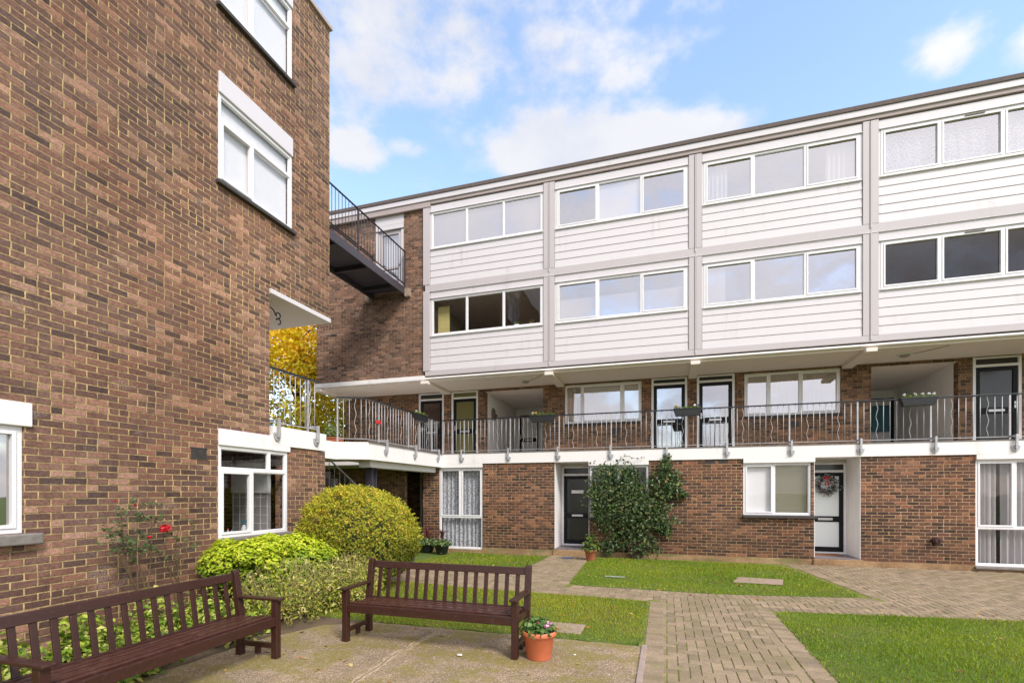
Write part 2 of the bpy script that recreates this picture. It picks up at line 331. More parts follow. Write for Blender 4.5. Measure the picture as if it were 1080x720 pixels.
# ------------------------------------------------------------------ mesh builder
def tag(o, label=None, cat=None, group=None, kind=None):
    if label: o['label'] = label
    if cat: o['category'] = cat
    if group: o['group'] = group
    if kind: o['kind'] = kind
    return o
def empty(name, loc, label, cat, group=None):
    o = bpy.data.objects.new(name, None); COL.objects.link(o); o.location = loc; o.empty_display_size = .2
    return tag(o, label, cat, group)
def place(o, parent):
    if parent is not None:
        o.parent = parent
        p = parent; off = Vector((0, 0, 0))
        while p is not None: off += Vector(p.location); p = p.parent
        o.location = -off          # meshes are written in world coordinates
class MB:
    def __init__(s, T=None): s.v = []; s.f = []; s.T = T or (lambda a, b, c: (a, b, c))
    def add(s, vs, fs):
        n = len(s.v); s.v += [s.T(*v) for v in vs]; s.f += [tuple(i + n for i in f) for f in fs]; return s
    def box(s, x0, x1, y0, y1, z0, z1):
        return s.add([(x0, y0, z0), (x1, y0, z0), (x1, y1, z0), (x0, y1, z0), (x0, y0, z1), (x1, y0, z1), (x1, y1, z1), (x0, y1, z1)],
                     [(0, 3, 2, 1), (4, 5, 6, 7), (0, 1, 5, 4), (1, 2, 6, 5), (2, 3, 7, 6), (3, 0, 4, 7)])
    def bar(s, p, q, w, d, up=(0, 0, 1)):
        p = Vector(p); q = Vector(q); a = (q - p).normalized(); u = Vector(up)
        if abs(a.dot(u)) > .99: u = Vector((1, 0, 0)) if abs(a.x) < .9 else Vector((0, 1, 0))
        r = a.cross(u).normalized() * (w / 2); t = r.cross(a).normalized() * (d / 2)
        vs = [tuple(e + i * r + j * t) for e in (p, q) for (i, j) in ((-1, -1), (1, -1), (1, 1), (-1, 1))]
        return s.add(vs, [(0, 1, 2, 3), (7, 6, 5, 4), (0, 4, 5, 1), (1, 5, 6, 2), (2, 6, 7, 3), (3, 7, 4, 0)])
    def tube(s, pts, r, n=8, cap=True):
        pts = [Vector(p) for p in pts]; rs = r if isinstance(r, (list, tuple)) else [r] * len(pts)
        vs = []; fs = []; ref = Vector((.13, .27, .95))
        for i, p in enumerate(pts):
            a = (pts[min(i + 1, len(pts) - 1)] - pts[max(i - 1, 0)]).normalized()
            u = a.cross(ref)
            if u.length < .1: u = a.cross(Vector((1, 0, 0)))
            u.normalize(); w = a.cross(u)
            vs += [tuple(p + (u * math.cos(2 * math.pi * k / n) + w * math.sin(2 * math.pi * k / n)) * rs[i]) for k in range(n)]
        for i in range(len(pts) - 1):
            for k in range(n): fs.append((i * n + k, i * n + (k + 1) % n, (i + 1) * n + (k + 1) % n, (i + 1) * n + k))
        if cap: fs += [tuple(range(n))[::-1], tuple((len(pts) - 1) * n + k for k in range(n))]
        return s.add(vs, fs)
    def lathe(s, c, prof, n=24):
        vs = [(c[0] + r * math.cos(2 * math.pi * k / n), c[1] + r * math.sin(2 * math.pi * k / n), c[2] + z) for r, z in prof for k in range(n)]
        fs = [(i * n + k, i * n + (k + 1) % n, (i + 1) * n + (k + 1) % n, (i + 1) * n + k) for i in range(len(prof) - 1) for k in range(n)]
        return s.add(vs, fs)
    def prism(s, prof, x0, x1):     # profile (y,z) extruded along x
        n = len(prof); vs = [(x, y, z) for x in (x0, x1) for y, z in prof]
        return s.add(vs, [(k, (k + 1) % n, n + (k + 1) % n, n + k) for k in range(n)] + [tuple(range(n))[::-1], tuple(range(n, 2 * n))])
    def grid(s, us, zs, solid, d0, d1):     # plate with holes; solid(u,z)->bool, thickness d0..d1 on the middle axis
        us = sorted(set(round(u, 5) for u in us)); zs = sorted(set(round(z, 5) for z in zs))
        nu, nz = len(us), len(zs); F = [[solid((us[i] + us[i + 1]) / 2, (zs[j] + zs[j + 1]) / 2) for j in range(nz - 1)] for i in range(nu - 1)]
        idx = {}; vs = []
        def V(i, j, k):
            if (i, j, k) not in idx: idx[(i, j, k)] = len(vs); vs.append((us[i], (d0, d1)[k], zs[j]))
            return idx[(i, j, k)]
        g = lambda i, j: 0 <= i < nu - 1 and 0 <= j < nz - 1 and F[i][j]
        fs = []
        for i in range(nu - 1):
            for j in range(nz - 1):
                if not F[i][j]: continue
                fs.append((V(i, j, 0), V(i + 1, j, 0), V(i + 1, j + 1, 0), V(i, j + 1, 0)))
                fs.append((V(i, j, 1), V(i, j + 1, 1), V(i + 1, j + 1, 1), V(i + 1, j, 1)))
                if not g(i - 1, j): fs.append((V(i, j, 0), V(i, j + 1, 0), V(i, j + 1, 1), V(i, j, 1)))
                if not g(i + 1, j): fs.append((V(i + 1, j, 0), V(i + 1, j, 1), V(i + 1, j + 1, 1), V(i + 1, j + 1, 0)))
                if not g(i, j - 1): fs.append((V(i, j, 0), V(i, j, 1), V(i + 1, j, 1), V(i + 1, j, 0)))
                if not g(i, j + 1): fs.append((V(i, j + 1, 0), V(i + 1, j + 1, 0), V(i + 1, j + 1, 1), V(i, j + 1, 1)))
        return s.add(vs, fs)
    def plate(s, u0, u1, z0, z1, holes, d0, d1):
        us = [u0, u1] + [c for h in holes for c in h[:2] if u0 < c < u1]; zs = [z0, z1] + [c for h in holes for c in h[2:4] if z0 < c < z1]
        return s.grid(us, zs, lambda u, z: not any(h[0] < u < h[1] and h[2] < z < h[3] for h in holes), d0, d1)
    def islands(s, name, mat, parent=None):
        par = list(range(len(s.v)))
        def fnd(i):
            while par[i] != i: par[i] = par[par[i]]; i = par[i]
            return i
        for f in s.f:
            for i in f[1:]: par[fnd(i)] = fnd(f[0])
        g = {}
        for f in s.f: g.setdefault(fnd(f[0]), []).append(f)
        for fs in g.values():
            ids = sorted({i for f in fs for i in f}); mp = {i: k for k, i in enumerate(ids)}
            m = MB(); m.v = [s.v[i] for i in ids]; m.f = [tuple(mp[i] for i in f) for f in fs]; m.build(name, mat, parent)
    def build(s, name, mat, parent=None, smooth=False, bevel=0, fixn=True):
        me = bpy.data.meshes.new(name); me.from_pydata(s.v, [], s.f); me.materials.append(mat)
        if fixn:
            bm = bmesh.new(); bm.from_mesh(me); bmesh.ops.recalc_face_normals(bm, faces=bm.faces); bm.to_mesh(me); bm.free()
        if smooth: me.polygons.foreach_set('use_smooth', [True] * len(me.polygons))
        o = bpy.data.objects.new(name, me); COL.objects.link(o); place(o, parent)
        if bevel:
            b = o.modifiers.new('bevel', 'BEVEL'); b.width = bevel; b.segments = 2; b.limit_method = 'ANGLE'
        return o
def TF(plane): return lambda u, d, z: (u, plane - d, z)       # facade facing -Y: d outward
def TL(plane): return lambda u, d, z: (plane + d, u, z)       # wall facing +X
def TR(plane): return lambda u, d, z: (plane - d, u, z)       # wall facing -X

def pleats(T, u0, u1, z0, z1, d, amp=.025, wl=.10, jit=.3):
    n = max(6, int((u1 - u0) / wl * 8)); vs = []; ph = random.random() * 6
    for k in range(n + 1):
        u = u0 + (u1 - u0) * k / n; t = u / wl * 2 * math.pi
        a = amp * (math.sin(t + ph + jit * math.sin(t * .37)) + .35 * math.sin(t * 1.9))
        vs += [(u, -d + a * .7, z1), (u + .006 * math.sin(t * .5), -d + a, (z0 + z1) / 2), (u, -d + a * 1.2, z0)]
    fs = [(3 * k + j, 3 * k + 3 + j, 3 * k + 4 + j, 3 * k + 1 + j) for k in range(n) for j in range(2)]
    return MB(T).add(vs, fs)

def window(parent, T, u0, u1, z0, z1, rows, setb=.03, pane='glassR', fw=.05, sub=.036, curt=(), name='window', label=None, opened=()):
    """rows: list of (z0,z1,[mullion u...]) ; frame mesh = the window, panes and curtains are sub-parts"""
    mb = MB(T); holes = []; cells = []
    for (a, b, ms) in rows:
        ed = [u0] + list(ms) + [u1]
        for i in range(len(ed) - 1):
            l = ed[i] + (fw if i == 0 else fw * .5); r = ed[i + 1] - (fw if i == len(ed) - 2 else fw * .5)
            bo = a + (fw if a == z0 else fw * .5); to = b - (fw if b == z1 else fw * .5)
            holes.append((l, r, bo, to)); cells.append((l, r, bo, to))
    mb.plate(u0, u1, z0, z1, holes, -setb - .06, -setb)
    gm = MB(T)
    for k, (l, r, bo, to) in enumerate(cells):
        w = sub if (opened == 'all' or k in opened) else .014
        mb.plate(l + .0005, r - .0005, bo + .0005, to - .0005, [(l + w, r - w, bo + w, to - w)], -setb - .045, -setb + (.012 if w > .02 else -.012))
        gm.add([(l + w - .004, -setb - .035, bo + w - .004), (r - w + .004, -setb - .035, bo + w - .004), (r - w + .004, -setb - .035, to - w + .004), (l + w - .004, -setb - .035, to - w + .004)], [(0, 1, 2, 3)])
    o = mb.build(name, M['upvc'], parent, bevel=.004)
    if label: o['label'] = label
    gm.build('pane', M[pane], o, fixn=False)
    for c in curt:
        kind, a, b = c[0], c[1], c[2]; zb = c[3] if len(c) > 3 else z0 + .03; zt = c[4] if len(c) > 4 else z1 - .03
        if kind in ('blind', 'lilacblind', 'cblind'):
            q = MB(T)
            if kind == 'cblind':
                z = zb
                while z < zt: q.add([(a, -setb - .13, z), (b, -setb - .13, z), (b, -setb - .105, z + .028), (a, -setb - .105, z + .028)], [(0, 1, 2, 3)]); z += .03
            else: q.add([(a, -setb - .085, zb), (b, -setb - .085, zb), (b, -setb - .085, zt), (a, -setb - .085, zt)], [(0, 1, 2, 3)])
            q.build('blind', M[kind], o, fixn=False)
        else: pleats(T, a, b, zb, zt, setb + .16, amp=c[5] if len(c) > 5 else .022, wl=c[6] if len(c) > 6 else .10).build('curtain', M[kind], o, smooth=True, fixn=False)
    return o

def door(parent, T, u0, u1, z0, ztop, ztr, leafglass='glassM', leafmat='doorblk', lock=.95, jamb=.06, letter=True, right_handle=False, setb=.0, label=None, hd=.0):
    """frame + transom light; leaf and its glazing are sub-parts"""
    fr = MB(T).plate(u0, u1, z0, ztop, [(u0 + jamb, u1 - jamb, z0 + .05, ztr - .03), (u0 + jamb, u1 - jamb, ztr + .03, ztop - .04)], -setb - .09, -setb).build('door', M['upvc'], parent, bevel=.004)
    if label: fr['label'] = label
    a, b, c, d = u0 + jamb + .002, u1 - jamb - .002, z0 + .052, ztr - .032
    lw = .09; zl = z0 + lock
    lf = MB(T).plate(a, b, c, d, [(a + lw, b - lw, c + .12, zl - .07), (a + lw, b - lw, zl + .07, d - lw)], -setb - .07, -setb - .025).build('door_leaf', M[leafmat], fr, bevel=.004)
    def quad(l, r, bo, to, dd): return MB(T).add([(l, dd, bo), (r, dd, bo), (r, dd, to), (l, dd, to)], [(0, 1, 2, 3)])
    g = quad(a + lw - .01, b - lw + .01, c + .11, zl - .06, -setb - .05); g.add([(a + lw - .01, -setb - .05, zl + .06), (b - lw + .01, -setb - .05, zl + .06), (b - lw + .01, -setb - .05, d - lw + .01), (a + lw - .01, -setb - .05, d - lw + .01)], [(0, 1, 2, 3)])
    g.build('door_glass', M[leafglass], fr, fixn=False)
    quad(u0 + jamb, u1 - jamb, ztr + .03, ztop - .04, -setb - .05).build('transom_light', M['smoke' if leafglass in ('smoke', 'frost') else ('olive' if leafglass == 'olive' else 'smoke')], fr, fixn=False)
    if letter: MB(T).box((a + b) / 2 - .16, (a + b) / 2 + .16, -setb - .03, -setb - .012, zl - .03, zl + .03).build('letter_plate', M['silver'], fr, bevel=.006)
    hu = b - .05 if right_handle else a + .05
    h = MB(T); h.box(hu - .018, hu + .018, -setb - .03, -setb - .015, zl + .04, zl + .20); h.box(hu - .012, hu + .012 + (.09 if not right_handle else 0), -setb - .015, -setb + .03, zl + .12, zl + .14); h.build('door_handle', M['silver'], fr, bevel=.003)
    return fr

def prismz(poly, z0, z1):
    n = len(poly); m = MB(); m.add([(x, y, z0) for x, y in poly] + [(x, y, z1) for x, y in poly], [tuple(range(n))[::-1], tuple(range(n, 2 * n))] + [(k, (k + 1) % n, n + (k + 1) % n, n + k) for k in range(n)]); return m

# =================================================================== MAIN APARTMENT BLOCK (faces the camera)
XR = 12.0
blk = empty('apartment_block', (0, 13.14, 0), 'long white weatherboarded apartment block with brick ground floor, facing across the lawns', 'building')
F = TF(DY)
# ground floor brick front
gh = [(-6.34, -4.98, .06, 2.5), (-2.90, -1.965, .10, 2.5), (-1.955, -.44, 1.02, 2.5), (1.77, 3.23, 1.14, 2.5), (3.285, 4.222, .10, 2.5), (6.34, 8.45, .10, 2.5), (8.9, 9.9, .1, 2.5)]
us = [-6.86, XR] + [c for h in gh for c in h[:2]]; zs = [.13, 2.5] + [c for h in gh for c in h[2:]] 
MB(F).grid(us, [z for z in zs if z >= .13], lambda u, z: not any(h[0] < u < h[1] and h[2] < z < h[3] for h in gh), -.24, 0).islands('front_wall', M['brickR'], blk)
pl = MB(F)
for a, b in ((-6.86, -6.34), (-4.98, -2.90), (-1.965, 3.285), (4.222, 6.34), (8.45, 8.9), (9.9, XR)): pl.box(a, b, -.24, .035, -.1, .128)
for a, b in ((-6.34, -4.98), (6.34, 8.45)): pl.box(a, b, -.24, .034, -.1, .055)
pl.islands('plinth', M['plinth'], blk)
# walkway slab with deeper white lintels over the openings
MB().box(-6.23, XR, 13.10, 20.8, 2.50, 2.79).build('walkway_slab', M['render'], blk, bevel=.006)
for a, b in ((-6.80, -4.98), (-1.975, -.44), (1.77, 3.30), (6.34, 8.45)):
    MB(F).box(a, b, -.2, .043, 2.395, 2.4985).build('lintel', M['render'], blk, bevel=.004)
MB(F).box(-6.2, XR, -.3, .052, 2.792, 2.812).build('deck_edge_trim', M['csill'], blk)
M['deck'] = simple('bounce_deck_finish', (.46, .42, .38), .85, .15, sc=8)  # deck surface made pale to bounce light up to soffit and porch walls
MB().box(-10.6, XR, 13.25, 18.2, 2.7905, 2.80).build('walkway_bounce_surface', M['deck'], blk)
# soffit, upper slab, roof
MB().box(-10.64, XR, 13.22, 18.1, 4.95, 5.05).build('soffit', M['soffit'], blk)
MB(F).box(-6.8, XR, -.08, .025, 5.00, 5.055).build('drip_strip', M['render'], blk, bevel=.02)
MB(F).box(-10.64, -6.803, -.08, .03, 4.99, 5.115).build('drip_strip', M['render'], blk, bevel=.006)
BAY = 3.73; B0 = -6.78
for k in range(6):
    x = B0 + BAY * k
    MB().box(x - .11, x + .11, 13.05, 14.70, 4.86, 4.95).build('soffit_beam', M['soffit'], blk, bevel=.004)
MB().box(-10.62, -10.40, 13.05, 14.70, 4.86, 4.95).build('soffit_beam', M['soffit'], blk, bevel=.004)
MB().box(-10.5, XR, 13.35, 20.6, 7.50, 7.74).build('floor_slab', M['room'], blk)
MB().box(-10.5, XR, 13.35, 20.6, 5.06, 5.24).build('floor_slab', M['room'], blk)
MB().box(-10.70, XR, 13.04, 20.9, 10.345, 10.45).build('roof', M['felt'], blk, bevel=.01)
MB().box(-10.66, XR, 13.065, 20.88, 10.205, 10.344).build('fascia', M['white'], blk, bevel=.004)
MB().box(-6.60, XR, 13.10, 13.3, 10.11, 10.204).build('soffit_board', M['fasc'], blk, bevel=.01)
MB().box(-10.62, -6.603, 13.092, 13.3, 10.03, 10.204).build('soffit_board', M['fasc'], blk, bevel=.01)
MB().box(-10.6, XR, 13.34, 20.7, 10.05, 10.20).build('ceiling_slab', M['room'], blk)
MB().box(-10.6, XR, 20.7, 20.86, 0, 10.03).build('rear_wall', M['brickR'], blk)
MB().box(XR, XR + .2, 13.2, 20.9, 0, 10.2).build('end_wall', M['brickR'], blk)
# inner partitions (rooms seen through the panes)
pt = MB()
pt.box(-6.8, XR, 16.9, 17.0, .1, 2.49); 
for x in (-4.6, -.42, 1.6, 5.6, 8.7): pt.box(x, x + .1, 13.42, 16.88, .1, 2.49)
for z0, z1 in ((5.25, 7.49), (7.75, 10.04)):
    pt.box(-6.6, XR, 17.0, 17.1, z0, z1)
    for k in range(6): pt.box(B0 + BAY * k - .06, B0 + BAY * k + .06, 13.34, 16.98, z0, z1)
pt.islands('interior_wall', M['room'], blk)
# set-back first floor front
G = TF(D2)
fh = [(-7.83, -6.92, 2.79, 4.93), (-6.65, -5.73, 2.79, 4.93), (-5.48, -3.60, 2.79, 4.87), (-2.93, -.69, 3.74, 4.90), (-.42, .55, 2.79, 4.93), (.80, 1.77, 2.79, 4.93),
      (2.01, 4.28, 3.74, 4.90), (4.95, 6.75, 2.79, 4.87), (7.04, 7.98, 2.79, 4.93), (8.24, 9.18, 2.79, 4.93)]
MB(G).grid([-10.64, XR] + [c for h in fh for c in h[:2]], [2.79, 4.95] + [c for h in fh for c in h[2:]], lambda u, z: not any(h[0] < u < h[1] and h[2] < z < h[3] for h in fh), -.2, 0).build('set_back_wall', M['brickD'], blk)
pw = MB()
for x0, x1 in ((-5.56, -5.481), (-3.599, -3.52), (4.87, 4.949), (6.751, 6.83)): pw.box(x0, x1, 14.702, 18.1, 2.80, 4.949)
pw.box(-5.48, -3.60, 18.0, 18.1, 2.80, 4.949); pw.box(4.95, 6.75, 18.0, 18.1, 2.80, 4.949)
pw.islands('porch_wall', M['render'], blk)
MB().box(-5.48, -3.6, 14.72, 17.99, 4.86, 4.87).box(4.95, 6.75, 14.72, 17.99, 4.86, 4.87).islands('porch_ceiling', M['soffit'], blk)
pt = MB()
pt.box(-10.6, -5.57, 17.4, 17.5, 2.8, 4.94); pt.box(-3.5, 4.86, 17.4, 17.5, 2.8, 4.94); pt.box(6.84, XR, 17.4, 17.5, 2.8, 4.94)
for x in (-8.2, -6.8, -3.2, -.55, .63, 1.85, 8.1): pt.box(x, x + .08, 14.92, 17.38, 2.8, 4.94)
pt.islands('interior_wall', M['room'], blk)
door(blk, G, -7.828, -6.922, 2.795, 4.928, 4.72, 'glassM', lock=.85)
door(blk, G, -6.648, -5.732, 2.795, 4.928, 4.72, 'olive', lock=.85, label='door with olive obscured glass')
door(blk, TF(17.97), -5.40, -4.52, 2.805, 4.83, 4.62, 'smoke', lock=.85, setb=.0)
door(blk, G, -.418, .548, 2.795, 4.928, 4.76, 'glassM', lock=.9, right_handle=True)
door(blk, G, .802, 1.768, 2.795, 4.928, 4.76, 'glassM', lock=.9)
door(blk, TF(17.97), 5.85, 6.72, 2.805, 4.83, 4.62, 'smoke', lock=.85)
door(blk, G, 7.042, 7.978, 2.795, 4.928, 4.72, 'smoke', lock=.85, right_handle=True)
door(blk, G, 8.242, 9.178, 2.795, 4.928, 4.72, 'smoke', lock=.85)
MB(TF(18.0)).box(6.05, 6.5, .09, .10, 3.55, 4.35).build('door_poster', M['teal'], blk)
window(blk, G, -2.928, -.692, 3.742, 4.898, [(3.742, 4.898, [-2.42, -1.24])], opened=(1, 2), curt=[('curtG', -2.9, -2.6), ('blind', -2.4, -.75, 3.8, 4.8)], pane='glassM')
window(blk, G, 2.012, 4.278, 3.742, 4.898, [(3.742, 4.898, [2.62, 3.36])], opened=(0, 2), curt=[('curtG', 2.7, 4.25), ('curtG', 2.0, 2.6)], pane='glassR')
MB(G).box(-2.95, -.67, -.1, .05, 3.68, 3.7395).build('window_sill', M['sill'], blk, bevel=.006)
MB(G).box(1.99, 4.30, -.1, .05, 3.68, 3.7395).build('window_sill', M['sill'], blk, bevel=.006)
for x in (-1.55, 3.1, -.05):
    if x > -.1 or x < -1: pass
    if x == -.05: continue
    m = MB(G)
    for j in range(5): m.box(x, x + .21, -.01, .006, 3.42 + j * .03, 3.44 + j * .03)
    m.box(x - .01, x + .22, .001, .004, 3.41, 3.57); m.build('air_vent', M['sill'], blk)
for x in (.2, .95, 1.5): pass
for x in (1.02, 1.33):    # dark grilles at the top of the ground-floor brickwork
    m = MB(F)
    m.box(x - .12, x + .1, .001, .004, 2.40, 2.49)
    for j in range(6): m.box(x - .11 + j * .035, x - .095 + j * .035, .0045, .010, 2.405, 2.485)
    m.build('air_vent', M['sill'], blk)
for (x, y) in ((-3.93, 13.9), (5.36, 13.9)):
    m = MB().lathe((x, y, 4.95), [(.0, -.085), (.06, -.08), (.10, -.055), (.115, -.02), (.115, -.001)], 20)
    c = m.build('ceiling_light', M['lampglass'], blk, smooth=True)
    MB().lathe((x, y, 4.95), [(.117, -.03), (.15, -.025), (.155, -.0005), (.117, -.0005)], 20).build('light_rim', M['whitep'], c, smooth=True)
    MB().tube([(x + .14, y, 4.94), (x + .3, y - .12, 4.943), (x + .62, y - .55, 4.943)], .006, 5).build('cable', M['csill'], c)

# upper cladding, bay by bay
def bay(k, fl):
    x0 = B0 + BAY * k; x1 = x0 + BAY; z = 5.245 if fl == 0 else 7.765
    nb = 5; zt = z + nb * .203; zw = zt + (.005 if fl == 0 else .03); ztop = 7.34 if fl == 0 else 9.86
    w0, w1 = x0 + .2, x1 - .195
    MB(F).plate(x0 + .002, x1 - .002, z - .135, ztop + .25, [(w0, w1, zw, ztop)], -.16, -.05).build('backing_wall', M['lilac'], blk)
    m = MB()
    ed = .16
    for i in range(nb):
        a = z + i * .203; m.prism([(13.188, a + .003), (13.138, a + .003), (13.150, a + .203), (13.188, a + .203)], x0 + ed, x1 - ed)
    if fl: m.prism([(13.188, zt + .003), (13.138, zt + .003), (13.146, zw - .006), (13.188, zw - .006)], x0 + ed, x1 - ed)
    m.build('weatherboarding', M['white'], blk, bevel=.003)
    m = MB(F); m.box(x0 + ed, x1 - ed, -.048, .0, ztop + .03, ztop + .22); m.box(x0 + ed, x1 - ed, -.048, .03, ztop + .004, ztop + .022)
    m.build('header_panel', M['white'], blk, bevel=.004)
    m = MB(F); m.box(x0 + .155, w0 - .003, -.048, -.006, zw, ztop); m.box(w1 + .003, x1 - .155, -.048, -.006, zw, ztop); m.islands('window_surround', M['white'], blk)
    MB(F).box(w0 - .02, w1 + .02, -.04, .035, zw - .028, zw - .003).build('window_sill', M['upvc'], blk, bevel=.004)
    # grey band under the boards
    zb0 = z - .145 if fl == 0 else z - .185
    MB(F).box(x0 + .0015, x1 - .0015, -.045, .018, zb0, z - .002).build('floor_band', M['lilac'], blk, bevel=.003)
    if fl: MB(F).box(x0 + .0015, x1 - .0015, -.045, .032, zb0 - .028, zb0 - .008).build('drip_strip', M['white'], blk, bevel=.003)
    pane = 'glassR'; curt = []; op = (0, 1, 2); a, b = w0, w1; t = (b - a) / 3; ms = [a + t, a + 2 * t]
    if (k, fl) == (0, 1): curt = [('curtain', a + .05, a + .45), ('curtain', b - .55, b - .05), ('lilacblind', a + .05, b - .05)]; op = ()
    if (k, fl) == (1, 1): curt = [('blind', a + t + .03, a + 2 * t - .03)]; op = (0, 2); 
    if (k, fl) == (2, 1): curt = [('curtain', a + .05, a + .55), ('curtain', b - .65, b - .05)]; op = (0, 2)
    if (k, fl) == (3, 1): curt = [('lace', a + .05, b - .05, zw + .03, ztop - .03, .012, .2)]; op = 'all'
    if (k, fl) == (0, 0): pane = 'glassD'; op = ()
    if (k, fl) == (1, 0): op = (0, 2); curt = [('lilacblind', a + .04, b - .04, zw + .05, ztop - .45)]
    if (k, fl) == (2, 0): op = (0, 2); curt = [('lilacblind', a + .04, a + .5)]
    if (k, fl) == (3, 0): pane = 'glassD'; op = 'all'
    if k > 3: curt = [('curtain', a + .05, a + .6), ('curtain', b - .6, b - .05)]
    window(blk, F, w0, w1, zw, ztop, [(zw, ztop, ms)], setb=.0, pane=pane, opened=op, curt=curt)
for k in range(5):
    for fl in (0, 1): bay(k, fl)
    x = B0 + BAY * (k + 1)
    for fl in (0, 1):
        za, zb_ = ((5.245, 7.58), (7.765, 10.10))[fl]
        m = MB(F); m.box(x - .152, x - .018, -.03, .022, za, zb_); m.box(x + .018, x + .152, -.03, .022, za, zb_); m.build('cover_post', M['lilac'], blk, bevel=.004)
        MB(F).box(x - .012, x + .012, -.04, .040, za - .1, zb_ - .02).build('joint_strip', M['lilac'], blk, bevel=.003)
    if k == 0:
        for fl in (0, 1):
            za, zb_ = ((5.245, 7.58), (7.765, 10.10))[fl]
            MB(F).box(-6.84, -6.632, -.10, .03, za, zb_).build('cover_post', M['lilac'], blk, bevel=.004)
MB(F).box(-6.84, -6.79, -.3, -.11, 5.06, 10.1).build('return_panel', M['lilac'], blk)
# trickle vents on the top-right windows
for z in (7.30, 9.82):
    MB(F).box(5.05 + 1.1, 5.05 + 1.45, .0125, .028, z - .012, z + .012).build('trickle_vent', M['csill'], blk)
# flank with the bridge door
Hh = TF(13.19)
MB(Hh).grid([-10.64, -8.50, -7.52, -6.842], [5.06, 7.77, 10.04], lambda u, z: not (-8.5 < u < -7.52 and z > 7.77), -.25, 0).build('flank_wall', M['brickW'], blk)
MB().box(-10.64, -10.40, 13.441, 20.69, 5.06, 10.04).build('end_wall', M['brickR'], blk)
m = MB(Hh); m.box(-8.495, -7.525, -.12, .004, 9.76, 10.03); m.box(-8.495, -7.525, -.12, .012, 9.62, 9.75); m.build('panel_over_door', M['white'], blk, bevel=.004)
m = MB(Hh); m.box(-8.495, -8.40, -.14, -.02, 7.772, 9.61); m.box(-7.62, -7.525, -.14, -.02, 7.772, 9.61); m.build('door_surround', M['white'], blk)
dr = MB(Hh).plate(-8.398, -7.622, 7.775, 9.61, [(-8.29, -7.73, 7.90, 8.45), (-8.29, -7.73, 8.52, 9.50)], -.12, -.05).build('door', M['lilac'], blk, bevel=.004)
dr['label'] = 'glazed door opening onto the steel bridge'
MB(Hh).add([(-8.30, -.085, 7.89), (-7.72, -.085, 7.89), (-7.72, -.085, 9.51), (-8.30, -.085, 9.51)], [(0, 1, 2, 3)]).build('door_glass', M['glassM'], dr, fixn=False)
MB(Hh).box(-8.29, -7.73, -.2, -.19, 7.89, 9.51).build('door_blind', M['blind'], dr)
MB(Hh).box(-7.70, -7.66, -.05, -.01, 8.55, 8.62).build('door_handle', M['silver'], dr)
for x in (-8.72, -7.36): MB(Hh).box(x - .08, x + .08, -.05, .12, 7.50, 7.74).build('corbel', M['stone'], blk, bevel=.01)
for (x, z) in ((-10.1, 6.58), (-10.1, 5.55)):
    m = MB(Hh).box(x, x + .21, .001, .004, z, z + .07)
    for j in range(5): m.box(x + .01 + j * .04, x + .025 + j * .04, .0045, .01, z + .005, z + .065)
    m.build('air_vent', M['sill'], blk)
# ground-floor windows and doors
window(blk, F, -6.338, -4.982, .062, 2.393, [(.062, .98, []), (.98, 2.393, [-5.66])], opened=(1, 2), curt=[('lace', -6.3, -5.02, .1, 2.36, .03, .13)], pane='glassD')
window(blk, F, -1.953, -.442, 1.022, 2.393, [(1.022, 2.393, [-1.20])], opened=(), curt=[('curtG', -1.9, -1.5)], pane='glassD')
window(blk, F, 1.772, 3.228, 1.145, 2.393, [(1.145, 2.393, [2.44])], opened=(0,), curt=[('blind', 1.82, 2.42), ('cblind', 2.47, 3.2)], pane='glassD')
window(blk, F, 6.342, 8.448, .108, 2.393, [(.108, .93, []), (.93, 2.393, [7.03, 7.75])], opened=(1,), curt=[('curtG', 6.38, 6.80, .14, 2.35, .03, .09), ('curtG', 6.84, 8.4, .14, 2.35, .03, .12)], pane='glassD')
MB(F).box(1.755, 3.335, -.1, .085, 1.075, 1.142).build('window_sill', M['sill'], blk, bevel=.01)
MB(F).box(-1.96, -.44, -.1, .07, .955, 1.019).build('window_sill', M['sill'], blk, bevel=.01)
MB(F).box(6.30, 8.5, -.1, .10, .056, .105).build('window_sill', M['csill'], blk, bevel=.01)
for (a, b) in ((-2.90, -1.965), (3.285, 4.222)):
    m = MB(); m.box(a - .06, a + .012, 13.382 if a > 0 else 13.152, 14.2, .13, 2.498); m.box(b - .012, b + .06, 13.152 if a > 0 else 13.382, 14.2, .13, 2.498)
    m.v = [(x, y, z) for (x, y, z) in m.v]
    rc = MB(); rc.box(a + .0005, a + .012, 13.145, 14.2, .17, 2.498); rc.box(b - .012, b - .0005, 13.145, 14.2, .17, 2.498)
    rc.box(a + .012, b - .012, 14.10, 14.2, 2.38, 2.498)
    rc.build('door_recess', M['render'], blk)
    MB().box(a - .03, b + .04, 13.06, 14.3, -.1, .15).build('door_step', M['plinth'], blk, bevel=.012)
    MB().box(a + .013, b - .013, 13.10, 14.0, .151, .168).build('step_tiles', M['step'], blk, bevel=.003)
door(blk, TF(14.02), -2.885, -1.98, .17, 2.42, 2.19, 'smoke', lock=.86, setb=.0, right_handle=True)
dd = door(blk, TF(14.02), 3.30, 4.207, .17, 2.42, 2.21, 'frost', lock=.86, setb=.0, label='black door with frosted white panels')
MB(TF(14.02)).box(-2.60, -2.26, -.022, -.012, 1.66, 1.75).build('notice_plate', M['whitep'], blk)
MB().box(-10.64, -7.3, 12.85, 13.0, -.05, 2.405).build('undercroft_wall', M['brickD'], blk)
MB().box(-10.64, -6.86, 15.2, 15.4, -.05, 2.49).build('undercroft_wall', M['brickD'], blk)
MB().box(-6.86, -6.62, 13.42, 15.2, -.05, 2.49).build('undercroft_wall', M['brickD'], blk)
